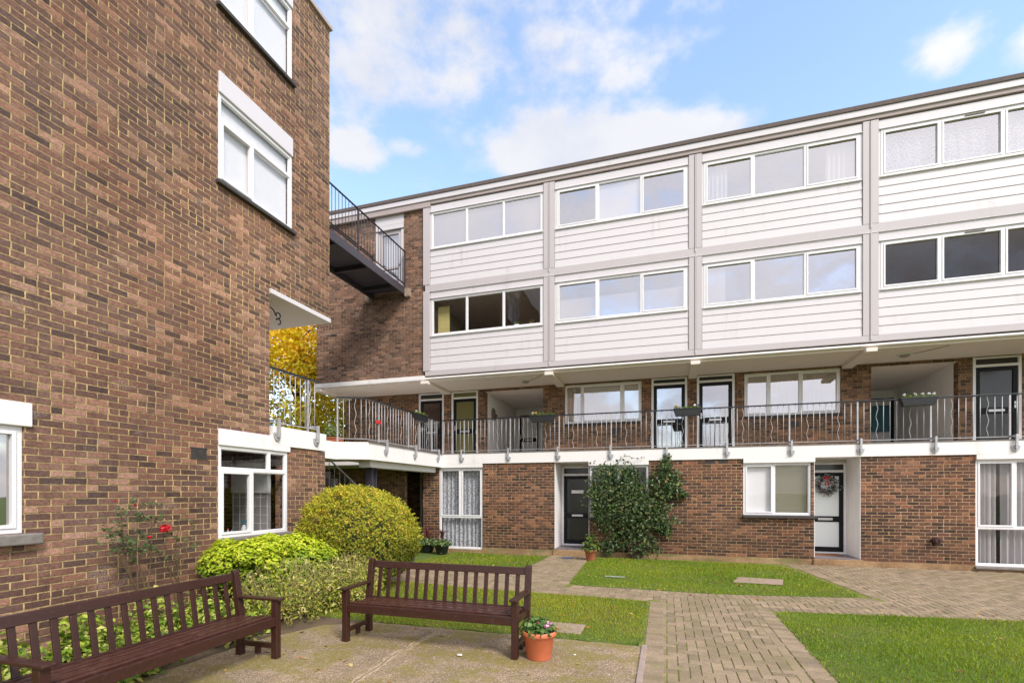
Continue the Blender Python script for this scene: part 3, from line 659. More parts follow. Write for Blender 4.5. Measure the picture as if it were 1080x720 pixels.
MB().box(-10.64, -10.4, 13.3, 15.2, -.05, 2.49).build('undercroft_wall', M['brickD'], blk)
door(blk, TF(14.6), -7.72, -6.88, .05, 2.46, 2.2, 'smoke', lock=.9)
MB().box(-7.9, -6.87, 14.2, 15.1, -.05, .045).build('door_step', M['step'], blk, bevel=.01)

# landing deck on the left with its stair opening
land = MB()
lp = [(-6.235, 13.098), (-6.235, 9.41), (-6.88, 9.13), (-6.88, 7.93), (-10.64, 7.93), (-10.64, 13.098)]
prismz([(-6.235, 13.098), (-6.235, 11.25), (-10.64, 11.25), (-10.64, 13.098)], 2.41, 2.79).build('landing_slab', M['render'], blk, bevel=.006)
prismz([(-6.235, 11.249), (-6.235, 9.41), (-6.88, 9.13), (-7.1, 9.13), (-7.1, 11.249)], 2.41, 2.79).build('landing_slab', M['render'], blk, bevel=.006)
prismz([(-7.101, 9.9), (-7.101, 9.13), (-6.88, 9.13), (-6.88, 7.93), (-10.64, 7.93), (-10.64, 9.9)], 2.41, 2.79).build('landing_slab', M['render'], blk, bevel=.006)
prismz([(-6.24, 13.11), (-6.24, 20.7), (-10.64, 20.7), (-10.64, 13.11)], 2.50, 2.785).build('landing_slab', M['render'], blk)
MB().box(-6.255, -6.20, 9.40, 13.09, 2.793, 2.812).build('deck_edge_trim', M['csill'], blk)
MB().box(-6.72, -6.42, 9.75, 13.09, 2.26, 2.409).build('landing_beam', M['render'], blk, bevel=.006)
cm = MB(); cm.box(-6.60, -6.55, 9.95, 10.13, -.05, 2.259); cm.box(-6.66, -6.49, 9.94, 9.955, -.05, 2.259); cm.box(-6.66, -6.49, 10.125, 10.14, -.05, 2.259)
cm.build('steel_column', M['steel'], blk, bevel=.003)

# =================================================================== LEFT APARTMENT BLOCK
lb = empty('apartment_block', (-6.2, 0, 0), 'tall plain brown brick apartment block rising close by at the left edge', 'building')
L = TL(LX)
holes = [(1.75, 3.30, 1.283, 2.36), (5.57, 6.94, 1.02, 2.38), (5.57, 7.05, 6.21, 7.49), (5.57, 7.05, 8.77, 10.05), (-1.5, 0.2, 1.283, 2.36)]
lint = [(1.55, 3.36, 2.36, 2.60), (5.57, 6.60, 2.38, 2.62), (5.57, 7.05, 7.49, 7.80), (5.57, 7.05, 10.05, 10.35)]
def solidL(u, z):
    if any(h[0] < u < h[1] and h[2] < z < h[3] for h in holes + lint): return False
    if u > 6.54 and 2.46 < z < 4.96: return False
    if u > 6.52 and u < 7.04 and 2.38 < z < 2.47: return False
    if u > 7.92 and z < 2.7: return False
    return True
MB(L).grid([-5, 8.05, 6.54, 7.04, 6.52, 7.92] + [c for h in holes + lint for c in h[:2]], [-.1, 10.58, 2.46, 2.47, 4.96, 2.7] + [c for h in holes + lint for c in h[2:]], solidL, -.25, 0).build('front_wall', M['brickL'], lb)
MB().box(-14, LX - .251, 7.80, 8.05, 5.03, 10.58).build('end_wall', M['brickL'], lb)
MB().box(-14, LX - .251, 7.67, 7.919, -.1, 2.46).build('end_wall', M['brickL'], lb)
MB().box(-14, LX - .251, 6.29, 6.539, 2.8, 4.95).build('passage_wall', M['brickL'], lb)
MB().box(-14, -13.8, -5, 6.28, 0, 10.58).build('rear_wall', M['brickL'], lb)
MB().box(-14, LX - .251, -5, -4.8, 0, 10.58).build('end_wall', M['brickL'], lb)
MB().box(-14.0, LX + .05, -5.05, 8.09, 10.581, 10.66).build('roof_coping', M['fasc'], lb, bevel=.01)
MB().box(-14.0, LX + .004, 6.541, 8.046, 4.945, 5.03).build('passage_soffit', M['soffit'], lb, bevel=.003)
MB(L).box(6.541, 8.05, .005, .03, 4.95, 5.025).build('fascia_strip', M['white'], lb)
MB().box(-14.0, LX + .03, 6.601, 7.92, 2.47, 2.79).build('passage_slab', M['render'], lb, bevel=.006)
for (a, b, c, d) in lint: MB(L).box(a, b + (.0 if d > 3 else (.0 if a < 4 else -.0)), -.2, .03, c, d).build('lintel', M['render'] if d < 5 else M['white'], lb, bevel=.01)
MB(L).box(6.601, 6.98, -.2, .031, 2.38, 2.469).build('lintel', M['render'], lb, bevel=.004)
for z0, z1 in ((.0, .1), (2.5, 2.6), (5.031, 5.2), (7.5, 7.7), (10.2, 10.3)):
    MB().box(-13.8, LX - .255, -4.79, 6.28 if z0 < 5 else 7.79, z0, z1).build('floor_slab', M['room'], lb)
pt = MB(); pt.box(-9.6, -9.5, -4.79, 6.28, .1, 2.49); 
for z0, z1 in ((5.2, 7.49), (7.7, 10.19)): pt.box(-9.6, -9.5, -4.79, 7.79, z0, z1)
pt.box(-9.49, -6.46, 4.6, 4.7, .11, 2.49); pt.islands('interior_wall', M['room'], lb)
window(lb, L, 1.752, 3.298, 1.285, 2.358, [(1.285, 2.358, [2.5])], opened='all', curt=[('curtG', 2.5, 3.2)], pane='glassR', setb=.02)
window(lb, L, 5.572, 6.938, 1.022, 2.378, [(1.022, 2.03, [6.19]), (2.03, 2.378, [6.54])], opened=(0,), pane='glassD', setb=.0)
for (a, b) in ((6.21, 7.49), (8.77, 10.05)):
    window(lb, L, 5.572, 7.048, a + .002, b - .002, [(a + .002, a + .92, [6.20]), (a + .92, b - .002, [])], opened=(0,), curt=[('blind', 5.6, 7.0)], pane='glassD', setb=.0)
    MB(L).box(5.53, 7.09, -.1, .07, a - .06, a - .003).build('window_sill', M['sill'], lb, bevel=.008)
MB(L).box(1.6, 3.42, -.1, .10, 1.17, 1.281).build('window_sill', M['csill'], lb, bevel=.015)
MB(L).box(5.55, 7.05, -.1, .06, .965, 1.019).build('window_sill', M['csill'], lb, bevel=.01)
av = MB(L); av.box(5.14, 5.38, .001, .005, 2.17, 2.30)
for i in range(7):
    for j in range(3): av.box(5.155 + i * .031, 5.17 + i * .031, .0052, .012, 2.18 + j * .04, 2.205 + j * .04)
av.box(5.13, 5.39, .001, .011, 2.30, 2.315); av.box(5.13, 5.39, .001, .011, 2.155, 2.17); av.build('air_brick', M['sill'], lb)
# kitchen seen through the ground-floor window
kt = MB(); kt.box(-6.72, -6.46, 5.5, 7.0, .93, .96); kt.build('inner_sill', M['tile'], lb)
kt = MB(); kt.box(-7.35, -6.55, 6.90, 6.94, 1.0, 1.68)
kt.build('tiled_splashback', M['tile'], lb)
kt = MB()
for j in range(6): kt.box(-7.35, -6.55, 6.894, 6.899, 1.0 + j * .15, 1.008 + j * .15)
for j in range(6): kt.box(-7.34 + j * .15, -7.332 + j * .15, 6.893, 6.898, 1.0, 1.68)
kt.build('tile_grout', M['whitep'], lb)
MB().box(-7.35, -6.55, 6.87, 6.94, 1.682, 2.2).build('wall_cupboard', M['whitep'], lb)

# =================================================================== RAILINGS
def wavy(p, z0, z1, axis, amp=.022):
    pts = []; n = 22
    for i in range(n + 1):
        t = i / n; q = Vector(p); q.z = z0 + (z1 - z0) * t
        tri = 2 * abs(2 * ((t * 2.5) % 1) - 1) - 1
        pts.append(q + Vector(axis) * amp * (tri if .04 < t < .96 else 0))
    return pts
def railing(name, label, p0, p1, zf, post_at, inward, cat='railing', stub=True, per=10, wav=(2, 7), top=True, group=None, plate=True):
    """p0,p1: run in plan; post_at: distances along the run; inward: unit vector from the slab edge to the rail"""
    a = Vector((*p0, zf)); b = Vector((*p1, zf)); d = (b - a); Ln = d.length; d.normalize(); inn = Vector((*inward, 0))
    t = empty(name, a, label, cat, group)
    zt, zb = zf + 1.0, zf + .09
    MB().bar(a + Vector((0, 0, 1.0)), b + Vector((0, 0, 1.0)), .05, .028).build('top_rail', M['black'], t, bevel=.002)
    MB().bar(a + Vector((0, 0, .09)), b + Vector((0, 0, .09)), .035, .012).build('bottom_rail', M['galv'], t, bevel=.002)
    proto = {}
    def inst(kind, pos, make):
        if kind not in proto:
            o = make(); proto[kind] = (o, pos); return o
        o0, ps = proto[kind]; o = o0.copy(); o.location = Vector(o0.location) + (pos - ps); o.parent = t; COL.objects.link(o); return o
    for s_ in post_at:
        p = a + d * s_
        inst('post', p, lambda: MB().bar(p + Vector((0, 0, .02)), p + Vector((0, 0, .99)), .032, .032, up=d).build('post', M['galv'], t, bevel=.003))
        if stub:
            q = p - inn * .228
            def mk():
                m = MB(); m.bar(p + Vector((0, 0, .10)), q + Vector((0, 0, .10)), .03, .03); m.bar(q + Vector((0, 0, .12)), q + Vector((0, 0, -.19)), .042, .042, up=d)
                return m.build('bracket', M['galv'], t, bevel=.003)
            br = inst('bracket', p, mk)
            def mk2():
                m = MB(); w = [(-.075, -.11), (.075, -.11), (.072, -.16), (.05, -.215), (.022, -.245), (-.022, -.245), (-.05, -.215), (-.072, -.16)]
                f0 = q + inn * .023; vs = [tuple(f0 + d * u + Vector((0, 0, z)) + inn * e) for e in (0, .022) for u, z in w]; n = len(w)
                m.add(vs, [tuple(range(n)), tuple(range(n, 2 * n))[::-1]] + [(k, (k + 1) % n, n + (k + 1) % n, n + k) for k in range(n)])
                for u, z in ((-.05, -.135), (.05, -.135), (0, -.225)):
                    c = f0 + d * u + Vector((0, 0, z)); m.tube([c, c - inn * .014], .011, 6)
                return m.build('base_plate', M['galv'], t, bevel=.002)
            inst('base_plate', p, mk2)
    ps = sorted(post_at); seg = 1.4
    s0 = ps[0] if ps else 0
    k0 = int(-(s0) // seg) if ps else 0
    s_ = s0 - math.ceil(s0 / seg) * seg; idx = 0
    while s_ < Ln:
        for j in range(per):
            q_ = s_ + seg * (j + 1) / (per + 1)
            if q_ < .03 or q_ > Ln - .02: continue
            p = a + d * q_
            if j in wav: inst('wavy', p, lambda: MB().tube(wavy(p, zb + .006, zt - .008, d), .007, 5).build('wavy_baluster', M['galv'], t, smooth=True))
            else: inst('bal', p, lambda: MB().tube([p + Vector((0, 0, .096)), p + Vector((0, 0, .992))], .0075, 6).build('baluster', M['galv'], t, smooth=True))
        s_ += seg
    return t
railing('balcony_railing', 'long grey metal railing with wavy bars along the first-floor walkway', (-6.33, 13.28), (XR - .1, 13.28), 2.79, [(-5.6 + 1.4 * k) + 6.33 for k in range(13)], (0, 1))
railing('landing_railing', 'short run of grey wavy-bar railing going back beside the brick stair landing', (-6.41, 9.53), (-6.41, 13.28), 2.79, [.56, 1.95, 3.3], (-1, 0))
railing('landing_railing', 'slanting end piece of grey railing above the round clipped bush', (-6.42, 9.53), (-6.98, 9.29), 2.79, [.58], (.41, .91), stub=False)
railing('passage_railing', 'grey railing across the open passage under the tall brown brick block', (-6.345, 6.56), (-6.345, 7.90), 2.79, [.10, 1.06], (-1, 0))
railing('passage_railing', 'far side railing of the open passage, against the yellow tree', (-7.6, 7.9), (-13.5, 7.9), 2.79, [.4 + 1.4 * k for k in range(4)], (0, -1), stub=False)

# steel footbridge between the blocks
fb = empty('steel_footbridge', (-8, 8.06, 7.56), 'dark steel footbridge high up between the two brick blocks', 'footbridge')
for x in (-8.58, -7.48):
    m = MB(); s_ = -1 if x < -8 else 1; m.box(x, x + .05 , 8.06, 13.17, 7.56, 7.775); m.build('side_beam', M['steel'], fb, bevel=.003)
MB().box(-8.529, -7.481, 8.06, 13.17, 7.72, 7.755).build('deck', M['steel'], fb)
for i in range(4): MB().box(-8.529, -7.481, 8.7 + i * 1.3, 8.78 + i * 1.3, 7.60, 7.719).build('cross_beam', M['steel'], fb)
for x in (-8.555, -7.455):
    MB().bar((x, 8.06, 8.86), (x, 13.15, 8.86), .04, .02).build('top_rail', M['black'], fb)
    MB().bar((x, 8.06, 7.88), (x, 13.15, 7.88), .035, .018).build('bottom_rail', M['black'], fb)
    for y in (8.5, 10.8, 13.12): MB().bar((x, y, 7.60), (x, y, 8.85), .04, .04, up=(0, 1, 0)).build('post', M['steel'], fb)
    n = 38; first = None
    for i in range(n):
        y = 8.2 + i * .13
        if first is None: first = MB().tube([(x, y, 7.885), (x, y, 8.855)], .008, 6).build('baluster', M['steel'], fb, smooth=True)
        else:
            o = first.copy(); o.location = Vector(first.location) + Vector((0, i * .13, 0)); COL.objects.link(o)

# concrete stair up to the landing
stt = empty('staircase', (-5.7, 10.5, 0), 'concrete staircase with steel handrail rising beneath the landing behind the clipped bush', 'staircase')
m = MB(); n = 15; rise = 2.79 / n; run = 3.4 / n
prof = []
for i in range(n): m.box(-6.02 - run * (i + 1), -6.02 - run * i, 9.96, 11.1, max(rise * i - .16, 0.0), rise * (i + 1))
m.build('step_flight', M['sill'], stt, fixn=True)
hp = MB(); hp.bar((-6.02, 9.93, 1.13), (-8.3, 9.93, 1.13 + 2.28 * rise / run), .05, .025); hp.build('handrail', M['galv'], stt, bevel=.003)
for i in range(16):
    x = -6.06 - i * .145; zt = 1.12 + (-6.02 - x) * rise / run
    MB().tube([(x, 9.93, zt - 1.0), (x, 9.93, zt)], .009, 6).build('baluster', M['galv'], stt, smooth=True)

# =================================================================== GROUND
s = NT('bare_earth'); a = s.noise(3, 6, .65); b = s.noise(60, 4, .7); s.bump(b, .8, .01)
M['earth'] = s.fin(s.mix(1.0, s.ramp(a, [(.3, (.07, .05, .03)), (.6, (.15, .10, .06)), (.75, (.10, .105, .04))]), s.n2c(s.rng(b, .3, .7, .6, 1.3)), 'MULTIPLY'), .95)
s = NT('mossy_concrete'); p = s.pos()
a = s.noise(1.1, 6, .62); b = s.noise(5, 6, .7); c = s.noise(90, 4, .75); v = s.n('ShaderNodeTexVoronoi'); v.inputs['Scale'].default_value = 95; s.l(p, v.inputs['Vector'])
wnv = s.n('ShaderNodeSeparateColor'); s.l(v.outputs['Color'], wnv.inputs[0])
base = s.mix(s.rng(b, .35, .65), (.25, .168, .088), (.44, .30, .175))
base = s.mix(s.rng(a, .38, .58, 0, .75, True), base, (.22, .15, .085))
peb = s.ramp(wnv.outputs[0], [(0, (.06, .045, .03)), (.5, (.25, .185, .12)), (.85, (.46, .36, .26)), (1, (.78, .70, .60))])
base = s.mix(.42, base, peb)
moss = s.m_('MULTIPLY', s.rng(s.noise(1.6, 6, .7, stretch=(1, 1.5, 1)), .44, .58, 0, 1, True), s.rng(s.noise(26, 5, .7), .38, .58, .25, .95, True))
base = s.mix(moss, base, s.mix(c, (.14, .125, .02), (.30, .23, .05)))
base = s.mix(1.0, base, s.n2c(s.rng(c, .25, .75, .65, 1.35)), 'MULTIPLY')
s.bump(s.m_('ADD', v.outputs['Distance'], c), .7, .006); M['patio'] = s.fin(base, .93)
s = NT('joint_moss'); a = s.noise(14, 5, .7); s.bump(s.noise(120, 3), .6, .006)
M['joint'] = s.fin(s.ramp(a, [(.30, (.11, .08, .03)), (.45, (.14, .15, .02)), (.68, (.20, .23, .03))]), .95)
s = NT('paving_block'); at = s.n('ShaderNodeAttribute', attribute_name='Col'); a = s.noise(1.0, 5, .6); b = s.noise(60, 4, .7); c = s.noise(8, 5, .65)
col = s.mix(1.0, at.outputs['Color'], s.n2c(s.m_('MULTIPLY', s.rng(b, .3, .7, .72, 1.25), s.rng(c, .3, .7, .82, 1.12))), 'MULTIPLY')
col = s.mix(s.rng(a, .46, .62, 0, .4, True), col, (.21, .165, .08)); col = s.mix(s.rng(s.noise(3.1, 5, .7), .54, .66, 0, .42, True), col, (.17, .165, .05)); s.bump(b, .45, .003)
M['paver'] = s.fin(col, .88)
s = NT('lawn_turf'); a = s.noise(1.5, 6, .7); b = s.noise(70, 4, .7); s.bump(b, .9, .012)
M['turf'] = s.fin(s.mix(1.0, s.ramp(a, [(.3, (.08, .12, .015)), (.5, (.10, .16, .015)), (.7, (.18, .16, .04))]), s.n2c(s.rng(b, .3, .7, .5, 1.3)), 'MULTIPLY'), .95)

tag(prismz([(-300, -300), (300, -300), (300, 300), (-300, 300)], -.4, -.03).build('ground', M['turf'], None), 'rough ground under and around the lawns', 'ground', kind='structure')

# paths
def inpoly(P, x, y):
    c = False; j = len(P) - 1
    for i in range(len(P)):
        if (P[i][1] > y) != (P[j][1] > y) and x < (P[j][0] - P[i][0]) * (y - P[i][1]) / (P[j][1] - P[i][1]) + P[i][0]: c = not c
        j = i
    return c
MAINP = [(-.22, 2.2), (1.50, 2.2), (1.44, 7.85), (4.5, 8.2), (14, 8.3), (14, 13.06), (2.6, 13.06), (2.75, 12.3), (3.15, 9.25), (.77, 8.85), (-1.72, 8.95), (-1.88, 12.4), (-1.85, 13.05), (-2.95, 13.05), (-2.95, 11.8), (-3.1, 9.9), (-6.1, 9.7), (-6.1, 8.5), (-3.0, 8.15), (-.26, 8.0)]
prismz([(-6.15, 8.0), (-6.15, 9.8), (-3.05, 10.0), (-3.0, 13.05), (14, 13.05), (14, 2.2), (-.3, 2.2), (-.3, 8.0)], -.06, -.003).build('path_bedding', M['joint'], None)
tag(bpy.data.objects['path_bedding'], 'mossy sand between the paving blocks', 'path', kind='structure')
def paver_mesh(name, rects, label):
    """rects: (cx,cy,ux,uy,hl,hw) oriented blocks with a chamfered top"""
    vs = []; fs = []; cols = []
    for rc_ in rects:
        cx, cy, ux, uy, hl, hw = rc_[:6]; dz_ = rc_[6] if len(rc_) > 6 else 0
        vx, vy = -uy, ux; g = .0042; ch = .004; z = .0055 + dz_ + random.uniform(-.0015, .0015); tx = random.uniform(-.008, .008); ty = random.uniform(-.008, .008)
        n = len(vs)
        for (e, zz) in ((g, -.012), (g, z - .004), (g + ch, z)):
            for (sa, sb) in ((-1, -1), (1, -1), (1, 1), (-1, 1)):
                l_, w_ = sa * (hl - e), sb * (hw - e)
                vs.append((cx + ux * l_ + vx * w_, cy + uy * l_ + vy * w_, zz + (tx * l_ + ty * w_ if zz > 0 else 0)))
        for r_ in (0, 4):
            for k in range(4): fs.append((n + r_ + k, n + r_ + (k + 1) % 4, n + r_ + 4 + (k + 1) % 4, n + r_ + 4 + k))
        fs.append((n + 8, n + 9, n + 10, n + 11))
        t = random.random(); q = random.uniform(.8, 1.15)
        c = np.array([.33, .238, .158]) * (1 - t) + np.array([.26, .192, .122]) * t; c = c * q
        cols += [(*c, 1)] * 12
    me = bpy.data.meshes.new(name); me.from_pydata(vs, [], fs); me.materials.append(M['paver'])
    ca = me.color_attributes.new('Col', 'FLOAT_COLOR', 'POINT'); ca.data.foreach_set('color', np.array(cols, dtype=np.float32).ravel())
    o = bpy.data.objects.new(name, me); COL.objects.link(o); return tag(o, label, 'path', kind='structure')
def border(P, closed_edges, inset=.1):
    out = []
    for (i, j) in closed_edges:
        a = Vector(P[i]); b = Vector(P[j]); d = b - a; L_ = d.length; d.normalize(); nrm_ = Vector((-d.y, d.x))
        m_ = (a + b) / 2 + nrm_ * .15
        if not inpoly(P, m_.x, m_.y): nrm_ = -nrm_
        k = int(L_ / .104)
        for q in range(k):
            c = a + d * (.052 + q * .104 + .01) + nrm_ * .11
            out.append((c.x, c.y, nrm_.x, nrm_.y, .103, .052))
    return out
edges = [(1, 2), (2, 3), (3, 4), (19, 0), (8, 9), (9, 10), (10, 11), (7, 8), (14, 15), (13, 14), (15, 16), (18, 19), (17, 18)]
bl = border(MAINP, edges)
segs = [(Vector(MAINP[i]), Vector(MAINP[j])) for i, j in edges]
def nearb(x, y, d):
    p = Vector((x, y))
    for a, b in segs:
        t = max(0, min(1, (p - a).dot(b - a) / (b - a).length_squared))
        if (a + (b - a) * t - p).length < d: return True
    return False
hb = []; C_ = .104
for i in range(-62, 136):
    for j in range(20, 128):
        t = (i - j) % 4
        if t == 0: x, y, ux, uy = (i + 1) * C_, (j + .5) * C_, 1, 0
        elif t == 3: x, y, ux, uy = (i + .5) * C_, (j + 1) * C_, 0, 1
        else: continue
        if inpoly(MAINP, x, y) and not nearb(x, y, .12): hb.append((x, y, ux, uy, C_, C_ / 2, -.0055 if nearb(x, y, .33) else 0))
paver_mesh('path', hb + bl, 'herringbone block-paved path winding between the lawns')

def patch(P, n=.12, amp=.03, cut=0):
    out = []
    if cut:
        Q = []
        for i in range(len(P)):
            a, b, c_ = Vector(P[i - 1]), Vector(P[i]), Vector(P[(i + 1) % len(P)]); k1 = min(cut, (a - b).length * .4); k2 = min(cut, (c_ - b).length * .4)
            p1 = b + (a - b).normalized() * k1; p2 = b + (c_ - b).normalized() * k2
            for t in (0, .33, .67, 1): q = p1 * (1 - t) ** 2 + b * 2 * t * (1 - t) + p2 * t * t; Q.append((q.x, q.y))
        P = Q
    for i in range(len(P)):
        a = Vector(P[i]); b = Vector(P[(i + 1) % len(P)]); L_ = (b - a).length; k = max(1, int(L_ / n)); d = (b - a).normalized(); nn = Vector((-d.y, d.x))
        for q in range(k): 
            p = a + (b - a) * q / k + nn * random.uniform(-amp, amp); out.append((p.x, p.y))
    return out
LAWNS = [('lawn', [(1.47, 2.3), (1.46, 7.83), (4.5, 8.17), (13.5, 8.25), (13.5, 2.3)], 'right-hand lawn nearest the camera', 4200),
         ('lawn', [(-4.9, 5.66), (-.28, 5.66), (-.28, 7.95), (-3.0, 8.1), (-5.2, 8.35)], 'small lawn behind the right bench', 4200),
         ('lawn', [(-1.7, 9.0), (.77, 8.9), (3.05, 9.28), (2.6, 12.2), (2.3, 12.85), (-1.72, 12.8), (-1.85, 12.2)], 'lawn in front of the ivy and brick wall', 2600),
         ('lawn', [(-5.9, 9.85), (-3.15, 10.0), (-3.0, 11.7), (-3.1, 12.6), (-5.6, 12.7)], 'lawn strip below the net-curtained window', 2400)]
gv = []; gc = []; 
def vnoise(x, y, s_): return np.sin(x * s_ + 1.3 * np.sin(y * s_ * .7)) * np.cos(y * s_ * 1.1 + np.sin(x * s_ * .6))
for (nm, P, lab, dens_) in LAWNS:
    P = patch(P, 99, 0, .30); m = prismz(patch(P, .09, .04), -.05, .006); o = m.build(nm, M['turf'], None); tag(o, lab, 'lawn', kind='structure')
    xs = [p[0] for p in P]; ys = [p[1] for p in P]; x1 = min(max(xs), 8.5)
    A = (x1 - min(xs)) * (max(ys) - min(ys)); n = int(A * dens_)
    x = rng.uniform(min(xs) - .02, x1, n); y = rng.uniform(min(ys), max(ys) + .03, n)
    ins = np.zeros(n, bool); j = len(P) - 1
    for i in range(len(P)):
        cnd = ((P[i][1] > y) != (P[j][1] > y)) & (x < (P[j][0] - P[i][0]) * (y - P[i][1]) / (P[j][1] - P[i][1] + 1e-9) + P[i][0]); ins ^= cnd; j = i
    # ragged fringe just outside the cut edge
    dx = rng.normal(0, .03, n); dy = rng.normal(0, .03, n)
    worn = vnoise(x, y, 1.7) + .6 * vnoise(x + 3, y, 4.1) + rng.normal(0, .5, n)
    keep = ins & (worn < 1.25); x = x[keep] + dx[keep]; y = y[keep] + dy[keep]; n = len(x)
    far = np.clip((y - 4) / 9, 0, 1)
    h = rng.uniform(.014, .04, n) * (1 + .35 * vnoise(x, y, 3)) ; w = rng.uniform(.0022, .0042, n) * (1 + 1.3 * far)
    an = rng.uniform(0, 2 * np.pi, n); ln = rng.uniform(.1, .9, n) * h; la = rng.uniform(0, 2 * np.pi, n)
    v = np.empty((n, 3, 3)); z0 = .004
    v[:, 0] = np.stack([x - w * np.cos(an), y - w * np.sin(an), np.full(n, z0)], 1)
    v[:, 1] = np.stack([x + w * np.cos(an), y + w * np.sin(an), np.full(n, z0)], 1)
    v[:, 2] = np.stack([x + ln * np.cos(la), y + ln * np.sin(la), z0 + h], 1)
    t = np.clip(.5 + .3 * vnoise(x, y, 1.3) + rng.normal(0, .25, n), 0, 1)[:, None]
    c = np.array([.145, .25, .012]) * (1 - t) + np.array([.38, .43, .035]) * t
    if nm == 'lawn' and 'small lawn' in lab: c = c * np.array([1.15, 1.0, 1.1])
    dead = rng.random(n) < (.05 + .22 * np.clip(vnoise(x + 5, y + 2, 2.3) - .1, 0, 1)); c[dead] = np.array([.33, .27, .12]) * rng.uniform(.7, 1.1, (dead.sum(), 1))
    c = c * rng.uniform(.75, 1.25, (n, 1))
    gv.append(v); gc.append(np.repeat(c[:, None, :], 3, 1))
def tri_mesh(name, V, Cc, mat, k=3):
    n = len(V); me = bpy.data.meshes.new(name); me.vertices.add(n * k); me.vertices.foreach_set('co', V.astype(np.float32).ravel())
    me.loops.add(n * k); me.loops.foreach_set('vertex_index', np.arange(n * k, dtype=np.int32))
    me.polygons.add(n); me.polygons.foreach_set('loop_start', np.arange(0, n * k, k, dtype=np.int32)); me.polygons.foreach_set('loop_total', np.full(n, k, dtype=np.int32))
    ca = me.color_attributes.new('Col', 'FLOAT_COLOR', 'POINT'); c4 = np.concatenate([Cc.reshape(-1, 3), np.ones((n * k, 1))], 1)
    ca.data.foreach_set('color', c4.astype(np.float32).ravel()); me.materials.append(mat); me.update(calc_edges=True); me.validate()
    return me
me = tri_mesh('grass', np.concatenate(gv), np.concatenate(gc), M['blade']); o = bpy.data.objects.new('grass', me); COL.objects.link(o)
tag(o, 'short mown grass blades on all the lawns', 'grass', kind='stuff')

PAT = [(-4.45, .6), (-.25, .6), (-.25, 5.60), (-3.6, 5.60), (-4.15, 5.30), (-4.45, 4.6), (-4.55, 3.0)]
tag(prismz(patch(PAT, .15, .012), -.08, .012).build('patio', M['patio'], None), 'mossy concrete patio under the two benches', 'patio', kind='structure')
tag(MB().box(-.262, -.205, 2.2, 5.62, -.05, .028).build('kerb_edging', M['conc'], None, bevel=.006), 'thin concrete edging between patio and path', 'kerb', kind='structure')
# crack across the patio with crumbly pale edges
cp = [gp(462, 668), gp(448, 674), gp(438, 679), gp(430, 685), gp(418, 690), gp(408, 697), gp(400, 704), gp(388, 711), gp(372, 722), gp(350, 735)]
vs = []; vs2 = []
pts = []
for i in range(len(cp) - 1):
    for q in range(6): t = q / 6; pts.append((cp[i][0] * (1 - t) + cp[i + 1][0] * t + random.uniform(-.006, .006), cp[i][1] * (1 - t) + cp[i + 1][1] * t + random.uniform(-.006, .006)))
def strip(pts, w0, w1, z):
    v = []
    for i, p in enumerate(pts):
        a = Vector(pts[min(i + 1, len(pts) - 1)]) - Vector(pts[max(i - 1, 0)]); a.normalize(); nn = Vector((-a.y, a.x)); 
        v.append((p[0] + nn.x * random.uniform(w0, w1), p[1] + nn.y * random.uniform(w0, w1), z)); v.append((p[0] - nn.x * random.uniform(w0, w1), p[1] - nn.y * random.uniform(w0, w1), z))
    return MB().add(v, [(2 * i, 2 * i + 1, 2 * i + 3, 2 * i + 2) for i in range(len(pts) - 1)])
M['crk'] = simple('crack_dirt', (.055, .04, .025), .95, .3, sc=40); M['crk2'] = simple('crumbled_mortar', (.42, .31, .20), .95, .3, sc=40, bump=.6)
tag(strip(pts, .018, .06, .0145).build('patio_crack_filling', M['crk2'], None), 'pale crumbled mortar along the patio crack', 'crack', kind='structure')
tag(strip(pts, .001, .006, .0175).build('patio_crack', M['crk'], None), 'dark crack running across the patio', 'crack', kind='structure')
tag(MB().box(-1.62, -.98, 5.86, 6.28, -.03, .021).build('stepping_stone', M['stone'], None, bevel=.01), 'flat pale slab set in the grass behind the orange flowerpot', 'paving slab')
tag(MB().add([(1.18, 10.02, .014), (2.0, 9.98, .014), (2.12, 10.55, .014), (1.34, 10.62, .014), (1.18, 10.02, .034), (2.0, 9.98, .034), (2.12, 10.55, .034), (1.34, 10.62, .034)], [(0, 3, 2, 1), (4, 5, 6, 7), (0, 1, 5, 4), (1, 2, 6, 5), (2, 3, 7, 6), (3, 0, 4, 7)]).build('drain_cover', M['stone'], None, bevel=.006), 'pinkish drain cover slab in the lawn before the brick wall', 'drain cover')

